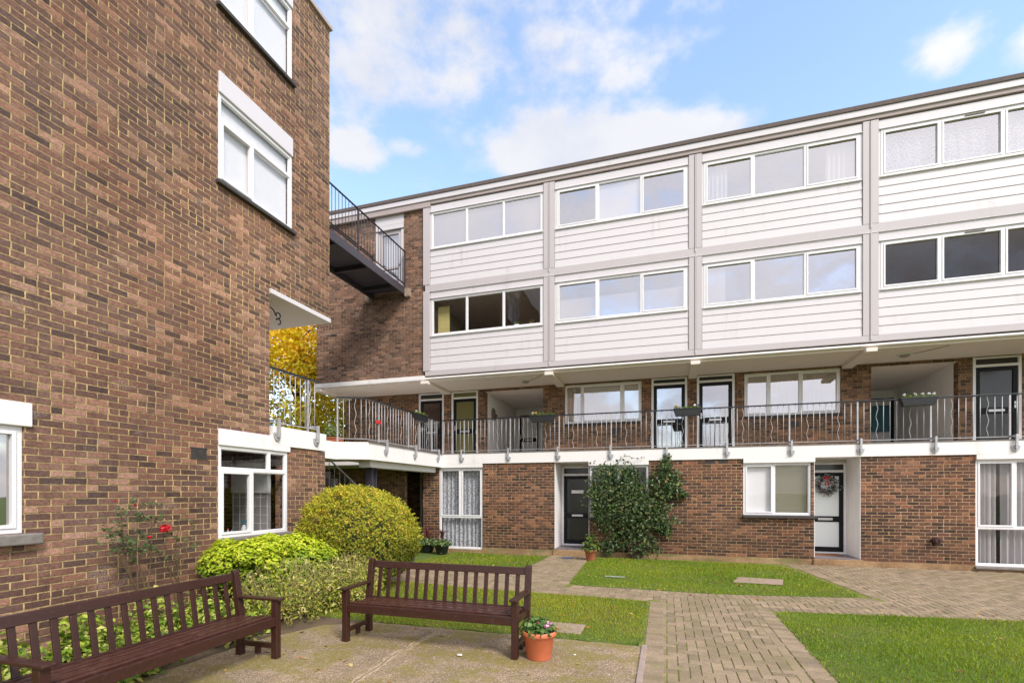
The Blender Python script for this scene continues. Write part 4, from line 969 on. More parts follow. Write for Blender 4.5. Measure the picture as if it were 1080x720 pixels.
# =================================================================== BENCHES
def bench(loc, rz, label):
    t = empty('park_bench', (0, 0, 0), label, 'bench', 'two dark maroon slatted benches')
    Lb = 2.0; W_ = .066
    for x in (-Lb / 2, Lb / 2):
        MB().box(x - W_ / 2, x + W_ / 2, -W_ / 2, W_ / 2, 0, .585).build('leg', M['wood'], t, bevel=.005)
        m = MB(); y = .45
        m.add([(x - W_ / 2, y - .033, 0), (x + W_ / 2, y - .033, 0), (x + W_ / 2, y + .033, 0), (x - W_ / 2, y + .033, 0),
               (x - W_ / 2, y - .033, .40), (x + W_ / 2, y - .033, .40), (x + W_ / 2, y + .033, .40), (x - W_ / 2, y + .033, .40),
               (x - W_ / 2, y + .045, .855), (x + W_ / 2, y + .045, .855), (x + W_ / 2, y + .10, .855), (x - W_ / 2, y + .10, .855),
               (x - W_ / 2, y + .062, .875), (x + W_ / 2, y + .062, .875), (x + W_ / 2, y + .09, .875), (x - W_ / 2, y + .09, .875)],
              [(0, 3, 2, 1), (12, 13, 14, 15)] + [(4 * r_ + k, 4 * r_ + (k + 1) % 4, 4 * r_ + 4 + (k + 1) % 4, 4 * r_ + 4 + k) for r_ in range(3) for k in range(4)])
        m.build('leg', M['wood'], t, bevel=.004)
        MB().box(x - .042, x + .042, -.075, .445, .586, .612).build('armrest', M['wood'], t, bevel=.008)
        MB().box(x - .02, x + .02, .034, .416, .10, .15).build('side_stretcher', M['wood'], t, bevel=.004)
        MB().box(x - .018, x + .018, .034, .416, .34, .40).build('side_rail', M['wood'], t, bevel=.004)
        MB().box(x - .02, x + .02, .20, .25, .03, .098).build('stretcher_block', M['wood'], t, bevel=.004)
    MB().box(-Lb / 2 + .034, Lb / 2 - .034, -.028, .012, .335, .425).build('front_rail', M['wood'], t, bevel=.005)
    MB().box(-Lb / 2 + .034, Lb / 2 - .034, .430, .462, .34, .40).build('rear_rail', M['wood'], t, bevel=.005)
    m = MB()
    for i in range(5):
        y = .028 + i * .084; z = .442 - i * .006 + .005 * math.sin(i * 2.1); m.box(-Lb / 2 + .036, Lb / 2 - .036, y, y + .046, z - .032, z)
    m.build('seat', M['woodw'], t, bevel=.007)
    m = MB(); m.box(-.02, .02, .015, .425, .33, .372); m.build('centre_support', M['wood'], t)
    br = MB()
    def lean(z): return .45 + .033 + (z - .40) * .16 - .02
    def rail_(z0, z1, th):
        br.add([(x, lean(z) + d, z) for x in (-Lb / 2 + .034, Lb / 2 - .034) for (z, d) in ((z0, -th / 2), (z1, -th / 2), (z1, th / 2), (z0, th / 2))], [(0, 1, 2, 3), (7, 6, 5, 4), (0, 4, 5, 1), (1, 5, 6, 2), (2, 6, 7, 3), (3, 7, 4, 0)])
    rail_(.765, .845, .036); rail_(.385, .425, .03)
    n = 15
    for i in range(n):
        x = -Lb / 2 + (i + 1) * Lb / (n + 1)
        w = .024
        br.add([(x + a, lean(z) + d, z) for (z) in (.424, .766) for (a, d) in ((-w, -.008), (w, -.008), (w, .008), (-w, .008))], [(0, 3, 2, 1), (4, 5, 6, 7), (0, 1, 5, 4), (1, 2, 6, 5), (2, 3, 7, 6), (3, 0, 4, 7)])
    br.build('backrest', M['wood'], t, bevel=.004)
    t.location = loc; t.rotation_euler = (0, 0, rz); return t
b1 = bench((-2.466, 4.79, .012), 0, 'maroon slatted bench standing on the patio beside the orange flowerpot')
b2 = bench((-3.777, 3.09, .012), R(91), 'maroon slatted bench at the left, backing onto the rose bed and brick wall')
pq = MB().box(.955, .99, .475, .485, .80, .86); q = pq.build('metal_bracket', M['silver'], None); q.parent = b1; q.location = (.03, .03, .0)

# =================================================================== LEAF TOOLS
def leaves(name, mat, Cn, Nn, size, cols, parent=None, aspect=.5, fold=.25, droop=.25, sizej=.3, tilt=.7, thing=True, label=None, cat=None):
    n = len(Cn); Cn = np.asarray(Cn, float); Nn = np.asarray(Nn, float)
    nrm_ = Nn + rng.normal(0, tilt, (n, 3)); nrm_ /= np.linalg.norm(nrm_, axis=1, keepdims=True) + 1e-9
    t = rng.normal(0, 1, (n, 3)); t[:, 2] -= droop; t -= (t * nrm_).sum(1, keepdims=True) * nrm_; t /= np.linalg.norm(t, axis=1, keepdims=True) + 1e-9
    b = np.cross(nrm_, t); sz = (size * rng.uniform(1 - sizej, 1 + sizej, n))[:, None]
    base = Cn - t * sz * .5; tip = Cn + t * sz * .5 - nrm_ * sz * .12
    L_ = Cn + b * sz * aspect * .5 + nrm_ * sz * fold * .35 - t * sz * .06; R_ = Cn - b * sz * aspect * .5 + nrm_ * sz * fold * .35 - t * sz * .06
    V = np.empty((n * 2, 3, 3)); V[0::2, 0] = base; V[0::2, 1] = L_; V[0::2, 2] = tip; V[1::2, 0] = base; V[1::2, 1] = tip; V[1::2, 2] = R_
    Cc = np.repeat(np.repeat(np.asarray(cols)[:, None, :], 3, 1), 2, 0)
    me = tri_mesh(name, V, Cc, mat); o = bpy.data.objects.new(name, me); COL.objects.link(o); place(o, parent); return o
def pal(n, cs, w, j=.2):
    cs = np.array(cs); i = rng.choice(len(cs), n, p=np.array(w) / sum(w)); return cs[i] * rng.uniform(1 - j, 1 + j, (n, 1))
def sph(n):
    v = rng.normal(0, 1, (n, 3)); return v / np.linalg.norm(v, axis=1, keepdims=True)
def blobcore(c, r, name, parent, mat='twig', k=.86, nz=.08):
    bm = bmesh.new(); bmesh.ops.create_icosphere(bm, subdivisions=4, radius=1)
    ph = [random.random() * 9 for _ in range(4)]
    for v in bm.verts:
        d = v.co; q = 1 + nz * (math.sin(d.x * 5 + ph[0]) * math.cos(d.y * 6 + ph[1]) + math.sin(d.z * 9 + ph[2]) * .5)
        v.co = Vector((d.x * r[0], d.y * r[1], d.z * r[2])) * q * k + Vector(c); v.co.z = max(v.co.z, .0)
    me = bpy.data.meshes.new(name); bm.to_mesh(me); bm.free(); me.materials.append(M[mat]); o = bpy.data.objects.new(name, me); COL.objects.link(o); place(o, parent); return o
def twigs(name, c, r, n, parent, mat='bark', rad=.006, base=None):
    m = MB(); c = Vector(c)
    for i in range(n):
        d = Vector(sph(1)[0]); d.z = abs(d.z) * .9 + .1
        p0 = Vector(base or (c.x, c.y, 0)) + Vector((random.uniform(-.2, .2) * r[0], random.uniform(-.2, .2) * r[1], 0)); p1 = c + Vector((d.x * r[0], d.y * r[1], d.z * r[2])) * .95
        mid = (p0 + p1) / 2 + Vector((random.uniform(-.1, .1), random.uniform(-.1, .1), -.05)); m.tube([p0, mid, p1], [rad * 1.6, rad, rad * .5], 5, cap=False)
    return m.build(name, M[mat], parent, fixn=False)

# round clipped bush (golden privet, pruned to an egg)
c = np.array([-5.07, 7.45, .93]); r = np.array([.91, 1.0, .87])
t = empty('clipped_bush', (c[0], c[1], 0), 'large egg-shaped clipped bush with small yellow-green leaves by the wall corner', 'bush')
n = 44000; d = sph(n); lump = 1 + .035 * vnoise(d[:, 0] * 3 + 9, d[:, 1] * 3 + d[:, 2] * 4, 1.7) + .012 * vnoise(d[:, 0] * 9, d[:, 2] * 9 + d[:, 1] * 7, 2.0) + rng.normal(0, .028, n)
dep = np.where(rng.random(n) < .75, 1.0, rng.uniform(.86, 1.0, n))
shape = d.copy(); sq_ = 1 / (np.abs(d) ** 2.7).sum(1) ** (1 / 2.7); P_ = c + d * r * (lump * dep * sq_ * .96)[:, None]
# leaning: right side lower, left side fuller
dr_ = P_ @ np.array([RV.x, RV.y, 0]) - (c @ np.array([RV.x, RV.y, 0])); upf = np.clip((P_[:, 2] - .5) / 1.2, 0, 1); P_[:, 2] -= upf * .24 * np.clip(dr_ + .15, 0, 2) ** 1.5; dn_ = np.clip((.75 - P_[:, 2]) / .7, 0, 1); P_[:, 0] -= dn_ * .22 * np.clip(dr_, 0, 2)
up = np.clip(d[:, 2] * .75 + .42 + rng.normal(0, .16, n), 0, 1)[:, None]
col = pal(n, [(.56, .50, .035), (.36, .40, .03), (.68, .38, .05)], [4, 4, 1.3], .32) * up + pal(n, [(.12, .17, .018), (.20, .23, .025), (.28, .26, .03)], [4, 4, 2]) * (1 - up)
k = P_[:, 2] > .18
dull = vnoise(P_[:, 0] * 2 + P_[:, 1], P_[:, 2] * 2.5, 2.2) + rng.normal(0, .5, n); col[dull > 1.0] *= .6
k &= ~((vnoise(P_[:, 0] * 5 + P_[:, 1] * 4, P_[:, 2] * 6, 2.0) > .62) & (rng.random(n) < .75))
sh_n = 420; sd_ = sph(sh_n); sd_[:, 2] = np.abs(sd_[:, 2]) * .9 + .05; SP = []; SN = []; SCc = []
for q_ in range(sh_n):      # stray new shoots above the last cut
    for w_ in range(5):
        pp_ = c + sd_[q_] * r * (.97 + .02 * w_) / (np.abs(sd_[q_]) ** 2.7).sum() ** (1 / 2.7) + rng.normal(0, .006, 3); pr_ = (pp_ - c) @ np.array([RV.x, RV.y, 0]); pp_[2] -= min(max((pp_[2] - .5) / 1.2, 0), 1) * .24 * max(pr_ + .15, 0) ** 1.5; SP.append(pp_); SN.append(rng.normal(0, 1, 3)); SCc.append(np.array([.62, .58, .06]) * rng.uniform(.7, 1.2))
leaves('new_shoots', M['leaf'], SP, SN, .032, np.array(SCc), t, aspect=.5)
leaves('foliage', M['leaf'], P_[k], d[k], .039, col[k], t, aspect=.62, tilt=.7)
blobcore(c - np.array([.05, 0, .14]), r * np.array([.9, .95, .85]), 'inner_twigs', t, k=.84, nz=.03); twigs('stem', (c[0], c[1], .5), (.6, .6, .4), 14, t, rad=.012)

# bright yellow-green shrub (mexican-orange habit) beneath the kitchen window: layered lumpy top
t = empty('yellow_shrub', (-5.6, 6.0, 0), 'bright yellow-green broad shrub beneath the kitchen window', 'shrub')
def lumps(cs, n, per, spread, zclip=.1):
    out = []; nn = []
    for (cx, cy, cz, rx, ry, rz) in cs:
        m_ = int(n * (rx * ry + ry * rz + rx * rz)); d = sph(m_); q = rng.uniform(.78, 1.05, m_)[:, None] ** .7
        out.append(np.array([cx, cy, cz]) + d * np.array([rx, ry, rz]) * q); nn.append(d)
    return np.concatenate(out), np.concatenate(nn)
cs = [(-5.70, 5.35, .72, .42, .40, .30), (-5.55, 5.85, .74, .52, .45, .30), (-5.5, 6.35, .74, .55, .42, .31), (-5.4, 6.75, .66, .5, .35, .29), (-5.85, 6.1, .78, .3, .7, .24), (-5.25, 6.2, .60, .42, .6, .3), (-5.45, 6.0, .42, .5, .8, .35), (-5.35, 5.5, .60, .3, .32, .27)] + [(random.uniform(-5.95, -5.1), random.uniform(5.15, 6.9), random.uniform(.86, .98), .16, .17, .13) for _ in range(16)] + [(-5.02 + random.uniform(-.12, .1), random.uniform(5.2, 6.7), random.uniform(.35, .8), .14, .16, .12) for _ in range(14)]
P_, d = lumps(cs, 4000, 0, 0); n = len(P_)
# whorls of leaflets: groups of 3-5 sharing a centre
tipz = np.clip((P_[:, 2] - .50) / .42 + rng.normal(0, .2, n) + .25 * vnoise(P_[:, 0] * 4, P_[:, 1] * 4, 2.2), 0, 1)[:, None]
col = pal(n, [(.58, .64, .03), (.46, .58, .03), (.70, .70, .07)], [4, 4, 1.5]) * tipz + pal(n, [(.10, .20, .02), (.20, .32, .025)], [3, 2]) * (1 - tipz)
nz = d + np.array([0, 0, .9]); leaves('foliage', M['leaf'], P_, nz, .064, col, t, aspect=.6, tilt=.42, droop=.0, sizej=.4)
twigs('stem', (-5.5, 6.0, .6), (.4, .8, .3), 40, t, mat='stem', rad=.006)
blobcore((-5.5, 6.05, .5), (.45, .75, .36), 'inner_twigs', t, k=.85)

# pale variegated shrubs in front of it, two clumps
for i, (cx, cy, cz, rx, ry, rz, lab) in enumerate([(-4.85, 5.45, .34, .55, .75, .42, 'pale cream-variegated twiggy shrub between the two benches'), (-4.55, 6.35, .32, .5, .6, .40, 'pale variegated shrub behind the left arm of the right bench')]):
    t = empty('variegated_shrub', (cx, cy, 0), lab, 'shrub', 'pale variegated shrubs')
    n = 4800; d = sph(n); q = rng.uniform(.35, 1.08, n)[:, None]; P_ = np.array([cx, cy, cz]) + d * np.array([rx, ry, rz]) * q * (1 + .12 * vnoise(d[:, 0] * 4, d[:, 1] * 4, 2.0))[:, None]
    k = P_[:, 2] > .01; P_ = P_[k]; d = d[k]; n = len(P_)
    col = pal(n, [(.50, .46, .10), (.20, .27, .03), (.66, .58, .24), (.38, .40, .04), (.34, .22, .08)], [3, 3.5, 2.2, 3, .8])
    leaves('foliage', M['leaf'], P_, d + np.array([0, 0, .5]), .052, col, t, aspect=.42, tilt=.9, sizej=.45)
    twigs('stem', (cx, cy, cz), (rx, ry, rz * 1.25), 170, t, mat='drystem', rad=.0038)
# bed ground cover behind the left bench
GC = []; 
t = empty('bed_planting', (-5.2, 3.2, 0), 'leafy pale green planting in the bed behind the left bench', 'plants'); 
for i in range(62):
    cy = random.uniform(1.2, 5.0); cx = random.uniform(-5.85, -4.66); hh = random.uniform(.22, .56) * (1.05 if cx < -5.2 else .75)
    n = 210; d = sph(n); d[:, 2] = np.abs(d[:, 2]); P_ = np.array([cx, cy, .03]) + d * np.array([.28, .28, hh]) * rng.uniform(.4, 1.05, n)[:, None]; GC.append((P_, d))
P_ = np.concatenate([g[0] for g in GC]); d = np.concatenate([g[1] for g in GC]); n = len(P_)
col = pal(n, [(.38, .46, .06), (.20, .32, .03), (.52, .50, .14), (.12, .20, .03)], [3, 3, 1.8, 2])
leaves('foliage', M['leaf'], P_, d * .6 + np.array([0, 0, .8]), .068, col, t, aspect=.7, tilt=.5)
m = MB()
for i in range(120):
    x, y = random.uniform(-5.9, -4.6), random.uniform(1.4, 5.0); a = random.uniform(0, 6.28); l_ = random.uniform(.15, .45)
    m.tube([(x, y, 0), (x + .1 * math.cos(a), y + .1 * math.sin(a), l_ * .6), (x + .3 * l_ * math.cos(a), y + .3 * l_ * math.sin(a), l_)], [.004, .003, .0015], 4, cap=False)
m.build('stem', M['stem'], t, fixn=False)
o = prismz(patch([(-6.15, .6), (-4.5, .6), (-4.5, 4.7), (-4.15, 5.3), (-3.5, 5.7), (-3.9, 7.0), (-4.4, 8.6), (-6.15, 8.6)], .2, .03), -.05, .003).build('flower_bed_soil', M['earth'], None); tag(o, 'brown soil of the bed along the wall', 'soil', kind='structure')

# roses trained up the wall
def rose(x0, y0, tips, label, blooms, leafspots, seed):
    random.seed(seed); t = empty('rose_bush', (x0, y0, 0), label, 'rose bush', 'leggy rose bushes against the brown brick wall')
    m = MB(); P_ = []; cnt = []
    m.tube([(x0, y0, -.02), (x0, y0, .05)], [.07, .05], 8)
    for (tx, ty, tz) in tips:
        k = Vector((x0 + random.uniform(-.03, .03), y0 + random.uniform(-.06, .06), random.uniform(.42, .6)))
        mid = (k + Vector((tx, ty, tz))) / 2 + Vector((random.uniform(-.03, .03), random.uniform(-.06, .06), .02))
        m.tube([(x0 + random.uniform(-.03, .03), y0 + random.uniform(-.03, .03), 0), k, mid, (tx, ty, tz)], [.013, .009, .0055, .003], 6, cap=False)
        for q in range(4):
            b = mid + (Vector((tx, ty, tz)) - mid) * random.random(); e = b + Vector((random.uniform(-.08, .1), random.uniform(-.14, .14), random.uniform(-.02, .12))); m.tube([b, e], [.004, .002], 4, cap=False); cnt.append(e)
        cnt.append(Vector((tx, ty, tz)))
    m.build('stem', M['rosestem'], t, fixn=False)
    cnt += [Vector(p) for p in leafspots]; N_ = []
    for e in cnt:
        for q in range(9 if seed == 4 else 5): P_.append((e.x + random.gauss(0, .04), e.y + random.gauss(0, .055), e.z + random.gauss(0, .03)))
    n = len(P_); leaves('foliage', M['leaf'], P_, np.tile([.4, -.2, .8], (n, 1)), .052, pal(n, [(.055, .095, .03), (.09, .14, .045), (.13, .15, .06)], [3, 3, 1]), t, aspect=.62, tilt=.5)
    for (bx, by, bz, br_) in blooms:
        bm_ = MB(); 
        V = []; d = sph(46)
        pc = np.array([bx, by, bz]) + d * br_ * rng.uniform(.5, 1, 46)[:, None] * np.array([1, 1, .75])
        leaves('bloom', M['leaf'], pc, d + np.array([0, 0, .3]), br_ * 1.15, pal(46, [(.55, .012, .02), (.68, .04, .04), (.40, .008, .015)], [3, 2, 1]), t, aspect=.9, tilt=.35)
random.seed(3)
y_a = ly(150, -5.95); y_b = ly(186, -5.95)
rose(-5.95, y_a - .0, [(-5.85, ly(128, -5.85), 1.50), (-5.9, ly(160, -5.9), 1.56), (-5.82, ly(145, -5.82), 1.42), (-5.86, ly(112, -5.86), 1.30), (-5.9, ly(152, -5.9), 1.2)], 'taller leggy rose bush with dark leaves against the brown wall, left of the red bloom',
     [(-5.8, ly(143, -5.8), 1.55, .014), (-5.85, ly(122, -5.85), 1.6, .012)], [(-5.85, ly(125, -5.85), 1.28), (-5.85, ly(140, -5.85), 1.32), (-5.85, ly(118, -5.85), 1.2)], 4)
rose(-5.95, y_b, [(-5.85, ly(172, -5.85), 1.24), (-5.86, ly(203, -5.86), 1.32), (-5.9, ly(190, -5.9), 1.38), (-5.84, ly(155, -5.84), 1.02)], 'lower straggly rose bush carrying the large red bloom, left of the kitchen window',
     [(-5.78, ly(174, -5.78), 1.26, .055), (-5.8, ly(158, -5.8), 1.17, .022)], [], 9)

# ivy-like climber on the facade and window
random.seed(11)
t = empty('climbing_shrub', (-1.0, 12.9, 0), 'dark green glossy climber spreading over the window beside the black door', 'climber')
lob = [(-1.62, 2.0, .32, .22, .42), (-1.20, 2.12, .45, .24, .32), (-.92, 1.75, .42, .26, .40), (-1.45, 1.5, .50, .30, .45), (-1.15, 1.1, .55, .34, .45), (-.75, 1.15, .50, .30, .42), (-.45, 1.35, .42, .28, .40), (-.10, 1.75, .42, .22, .40), (-.05, 2.15, .25, .16, .26), (0.0, 2.42, .12, .10, .22), (-.2, 1.05, .36, .24, .4), (-.72, .65, .42, .26, .38), (-1.1, .55, .34, .24, .35), (-.5, .28, .34, .22, .22), (-1.62, 1.05, .22, .2, .35), (.15, 1.95, .24, .16, .3), (-1.78, 1.72, .16, .14, .2), (-1.75, 1.3, .12, .12, .2), (.28, 1.7, .14, .1, .12), (.42, 1.62, .1, .08, .06), (-.62, 1.62, .14, .12, .18), (-1.42, .3, .2, .16, .22), (-.02, .8, .16, .12, .2)]
Ps = []; Ds = []
for (x, z, rx, ry, rz) in lob:
    n = int(3500 * rx * rz) + 80; d = sph(n); q = rng.uniform(.35, 1.28, n)[:, None] * (1 + .22 * vnoise(d[:, 0] * 3 + x * 7, d[:, 2] * 3, 2.2))[:, None]
    p = np.array([x, 13.02, z]) + d * np.array([rx, ry * 1.25, rz]) * q; p = p[p[:, 1] < 13.13]; Ps.append(p); Ds.append(np.tile([0, -.8, .5], (len(p), 1)))
P_ = np.concatenate(Ps); d = np.concatenate(Ds); k = P_[:, 2] > .02; P_ = P_[k]; d = d[k]; n = len(P_)
leaves('foliage', M['gloss'], P_, d, .078, pal(n, [(.045, .085, .028), (.075, .125, .035), (.13, .17, .06), (.20, .22, .08), (.22, .15, .05)], [4, 4, 2, .5, .4]), t, aspect=.6, tilt=.8, droop=.5, sizej=.4)
m = MB()
for i in range(26):
    x = random.uniform(-1.5, -.1); 
    m.tube([(-.75 + random.uniform(-.15, .15), 12.98, 0), ((x - .75) / 2, 12.95, random.uniform(.4, 1)), (x, 13.05, random.uniform(1.2, 2.2))], [.016, .01, .004], 5, cap=False)
m.tube([(-1.2, 13.04, 2.3), (-1.22, 13.03, 2.45), (-1.1, 13.03, 2.6), (-.95, 13.03, 2.62), (-.8, 13.03, 2.56), (-.6, 13.03, 2.55)], .004, 4, cap=False)
m.build('stem', M['bark'], t, fixn=False)
tp = np.array([(-1.22, 13.02, 2.42), (-1.2, 13.02, 2.5), (-1.1, 13.02, 2.6), (-1.02, 13.02, 2.63), (-.95, 13.02, 2.61), (-.86, 13.02, 2.57), (-.7, 13.02, 2.56), (-.6, 13.02, 2.57)])
tp = np.repeat(tp, 4, 0) + rng.normal(0, .02, (32, 3)); tp[:, 1] = 13.02
leaves('tendril_leaves', M['leaf'], tp, np.tile([0, -1, .3], (32, 1)), .05, pal(32, [(.05, .08, .03)], [1]), t)

# =================================================================== TREES seen through the passage
def tree(x, y, h, rad, z0, label, cols, w, nl, seed, size=.16):
    random.seed(seed); t = empty('tree', (x, y, 0), label, 'tree', 'trees beyond the buildings')
    m = MB(); m.tube([(x, y, 0), (x + .1, y, h * .3), (x - .1, y + .1, h * .6), (x, y, h * .92)], [.26, .2, .12, .03], 10)
    ends = []
    for i in range(26):
        zz = h * random.uniform(.22, .85); a = random.uniform(0, 6.28); l_ = rad * random.uniform(.5, 1.0) * (1 - .4 * zz / h); e = Vector((x + l_ * math.cos(a), y + l_ * math.sin(a), zz + random.uniform(.3, 1.4)))
        md = (Vector((x, y, zz)) + e) / 2 + Vector((0, 0, .2)); m.tube([(x, y, zz), md, e], [.07, .045, .015], 6, cap=False); ends += [md, e]
    m.build('trunk', M['bark'], t, fixn=False)
    P_ = []; 
    for e in ends:
        for q in range(3):
            c_ = np.array([e.x, e.y, e.z]) + rng.normal(0, .5, 3); k = nl // (len(ends) * 3); P_.append(c_ + rng.normal(0, 1, (k, 3)) * np.array([.42, .42, .30]))
    P_ = np.concatenate(P_); n = len(P_); tz = np.clip((P_[:, 2] - z0) / (h - z0) + rng.normal(0, .15, n), 0, 1)[:, None]
    c1 = pal(n, cols[0], w); c2 = pal(n, cols[1], w)
    leaves('crown', M['leaf'], P_, np.tile([0, -.3, .8], (n, 1)), size, c1 * tz + c2 * (1 - tz), t, aspect=.65, tilt=.8)
tree(-14.6, 17.0, 9.5, 3.0, 1.0, 'autumn tree with yellow-orange leaves seen through the open passage', [[(.95, .62, .02), (.92, .74, .04), (.88, .45, .02)], [(.70, .66, .05), (.34, .42, .04), (.85, .66, .05)]], [3, 3, 1.2], 15000, 5, .17)
tree(-17.5, 15.0, 9.0, 3.0, 1.0, 'green and yellow tree behind the autumn tree, left in the passage', [[(.60, .42, .03), (.42, .40, .03), (.25, .28, .03)], [(.10, .14, .03), (.07, .10, .02), (.2, .2, .03)]], [3, 3, 2], 14000, 6)
tree(-13.2, 21.0, 8.0, 2.6, 1.0, 'dark green tree behind the far corner of the white block', [[(.30, .30, .04), (.15, .2, .03), (.4, .3, .03)], [(.06, .09, .02), (.09, .12, .02), (.16, .17, .03)]], [3, 3, 2], 12000, 8)

# =================================================================== POTS, BOXES, SMALL THINGS
def pot(x, y, z, r0, r1, h, mat, label, group=None, name='flower_pot', soil=True):
    t = empty(name, (x, y, z), label, 'plant pot', group)
    rw = .028 * (r1 / .18)
    MB().lathe((x, y, z), [(0, .0), (r0 * .96, .0), (r0, .008), (r1 * .97, h * .80), (r1 * 1.0, h * .81), (r1 * 1.09, h * .83), (r1 * 1.12, h * .87), (r1 * 1.12, h * .96), (r1 * 1.08, h), (r1 * 1.0, h * .985), (r1 * .97, h * .88), (0, h * .86)], 40).build('pot', M[mat], t, smooth=True)
    if soil: MB().lathe((x, y, z), [(0, h * .90), (r1 * .96, h * .89)], 24).build('soil', M['soil'], t)
    return t
def tuft(t, x, y, z, r, h, n, size, cols, w, blooms=(), aspect=.7, mat='leaf'):
    d = sph(n); d[:, 2] = np.abs(d[:, 2]); P_ = np.array([x, y, z]) + d * np.array([r, r, h]) * rng.uniform(.35, 1.05, n)[:, None]
    leaves('foliage', M[mat], P_, d + np.array([0, 0, .5]), size, pal(n, cols, w), t, aspect=aspect, tilt=.5)
    for (bx, by, bz, br_, c_) in blooms:
        d = sph(26); leaves('bloom', M['leaf'], np.array([bx, by, bz]) + d * br_ * .6, d, br_, pal(26, c_, [1] * len(c_)), t, aspect=.9, tilt=.3)
x, y = gp(568.5, 693, .012)
t = pot(x, y, .012, .125, .160, .285, 'terra', 'bright orange terracotta pot of pink geranium at the end of the bench')
PINK = [(.75, .12, .38), (.80, .45, .60), (.85, .70, .78)]
tuft(t, x - .01, y, .26, .19, .17, 420, .052, [(.07, .15, .035), (.13, .22, .05), (.20, .28, .08)], [4, 4, 1], [(x + .10, y - .09, .365, .030, PINK), (x + .115, y - .06, .39, .026, PINK), (x + .02, y - .12, .40, .012, [(.6, .05, .15)])], aspect=.95)
x, y = gp(623, 590.5)
t = pot(x, y, 0, .11, .145, .27, 'terra2', 'small aged terracotta pot on the ground beside the black door')
tuft(t, x, y, .25, .24, .42, 260, .085, [(.09, .16, .03), (.20, .24, .04), (.06, .11, .03)], [3, 2, 2])
# two dark pots with cordylines
for i, (px, py, lab) in enumerate([(451, 581.5, 'black pot of spiky dark red cordyline and white flowers, left of the window pair'), (466, 583, 'black pot of spiky dark red cordyline, nearer the net-curtained window')]):
    x, y = gp(px, py); t = pot(x, y, 0, .15, .21, .26, 'plasticblk', lab, 'pair of black pots with cordylines')
    tuft(t, x, y, .22, .30, .20, 360, .07, [(.10, .18, .04), (.26, .33, .12), (.06, .1, .03)], [3, 2, 2], [(x + .08, y - .15, .36, .03, [(.8, .8, .8)]), (x - .03, y - .2, .33, .022, [(.8, .78, .8)])] if i == 0 else [(x, y - .2, .28, .02, [(.6, .5, .3)])])
    m = MB()
    for q in range(26):
        a = random.uniform(0, 6.28); o_ = random.uniform(.08, .30); hh = random.uniform(.35, .62); ca, sa = math.cos(a), math.sin(a)
        b = Vector((x, y, .24)); md = Vector((x + ca * o_ * .35, y + sa * o_ * .35, .24 + hh * .6)); e = Vector((x + ca * o_, y + sa * o_, .24 + hh * (1 - o_))); s_ = Vector((-sa, ca, 0)) * .012
        m.add([tuple(b - s_ * .6), tuple(b + s_ * .6), tuple(md - s_), tuple(md + s_), tuple(e)], [(0, 1, 3, 2), (2, 3, 4)])
    M.setdefault('cord', simple('cordyline_leaf', (.10, .018, .025), .4, .3, sc=20)); m.build('spiky_leaves', M['cord'], t, fixn=False)
# rail planters
def rail_box(x, y, wx, wy, label, cols, blooms=()):
    t = empty('rail_planter', (x, y, 3.62), label, 'planter', 'black planters hooked on the first-floor railings')
    m = MB(); a, b = wx / 2, wy / 2
    for (q0, q1, z0, z1) in ((.84, 1.0, 3.60, 3.76),):
        m.add([(x - a * q0, y - b * q0, z0), (x + a * q0, y - b * q0, z0), (x + a * q0, y + b * q0, z0), (x - a * q0, y + b * q0, z0), (x - a, y - b, z1), (x + a, y - b, z1), (x + a, y + b, z1), (x - a, y + b, z1)], [(0, 3, 2, 1), (4, 5, 6, 7), (0, 1, 5, 4), (1, 2, 6, 5), (2, 3, 7, 6), (3, 0, 4, 7)])
    m.box(x - a - .008, x + a + .008, y - b - .008, y + b + .008, 3.762, 3.782); m.build('trough', M['plasticblk'], t, bevel=.006)
    n = 260; P_ = np.stack([rng.uniform(x - a * .95, x + a * .95, n), rng.uniform(y - b * .9, y + b * .9, n), 3.78 + np.abs(rng.normal(0, .035, n))], 1)
    leaves('foliage', M['leaf'], P_, np.tile([0, 0, 1.], (n, 1)), .045, pal(n, [(.16, .26, .05), (.30, .36, .08), (.08, .14, .03)], [3, 2, 2]), t, tilt=.6)
    for (u, c_) in blooms:
        d = sph(20); bx, by = (x + u * a, y) if wx > wy else (x, y + u * b); leaves('bloom', M['leaf'], np.array([bx, by - .05, 3.85]) + d * .022, d, .038, pal(20, [c_], [1]), t, aspect=.9, tilt=.3)
WH = (.82, .82, .80); YE = (.85, .50, .02); PU = (.25, .15, .55)
yb = 13.10
rail_box(fx(572, yb), yb + .02, .70, .17, 'black rail planter with white and orange pansies in front of the left porch', 0, [(-.75, WH), (-.5, YE)])
rail_box(fx(725, yb), yb + .02, .66, .17, 'black rail planter with orange and purple pansies between the two pale glazed doors', 0, [(-.8, YE), (.8, PU), (.5, WH)])
rail_box(fx(968.5, yb), yb + .02, .68, .17, 'black rail planter full of white flowers in front of the right porch', 0, [(-.8, WH), (-.2, WH), (.2, WH), (.55, WH), (.8, WH)])
rail_box(-6.36, ly(443, -6.36) , .17, .62, 'black rail planter on the landing railing near the left first-floor door', 0, [(-.5, WH), (.2, YE)])
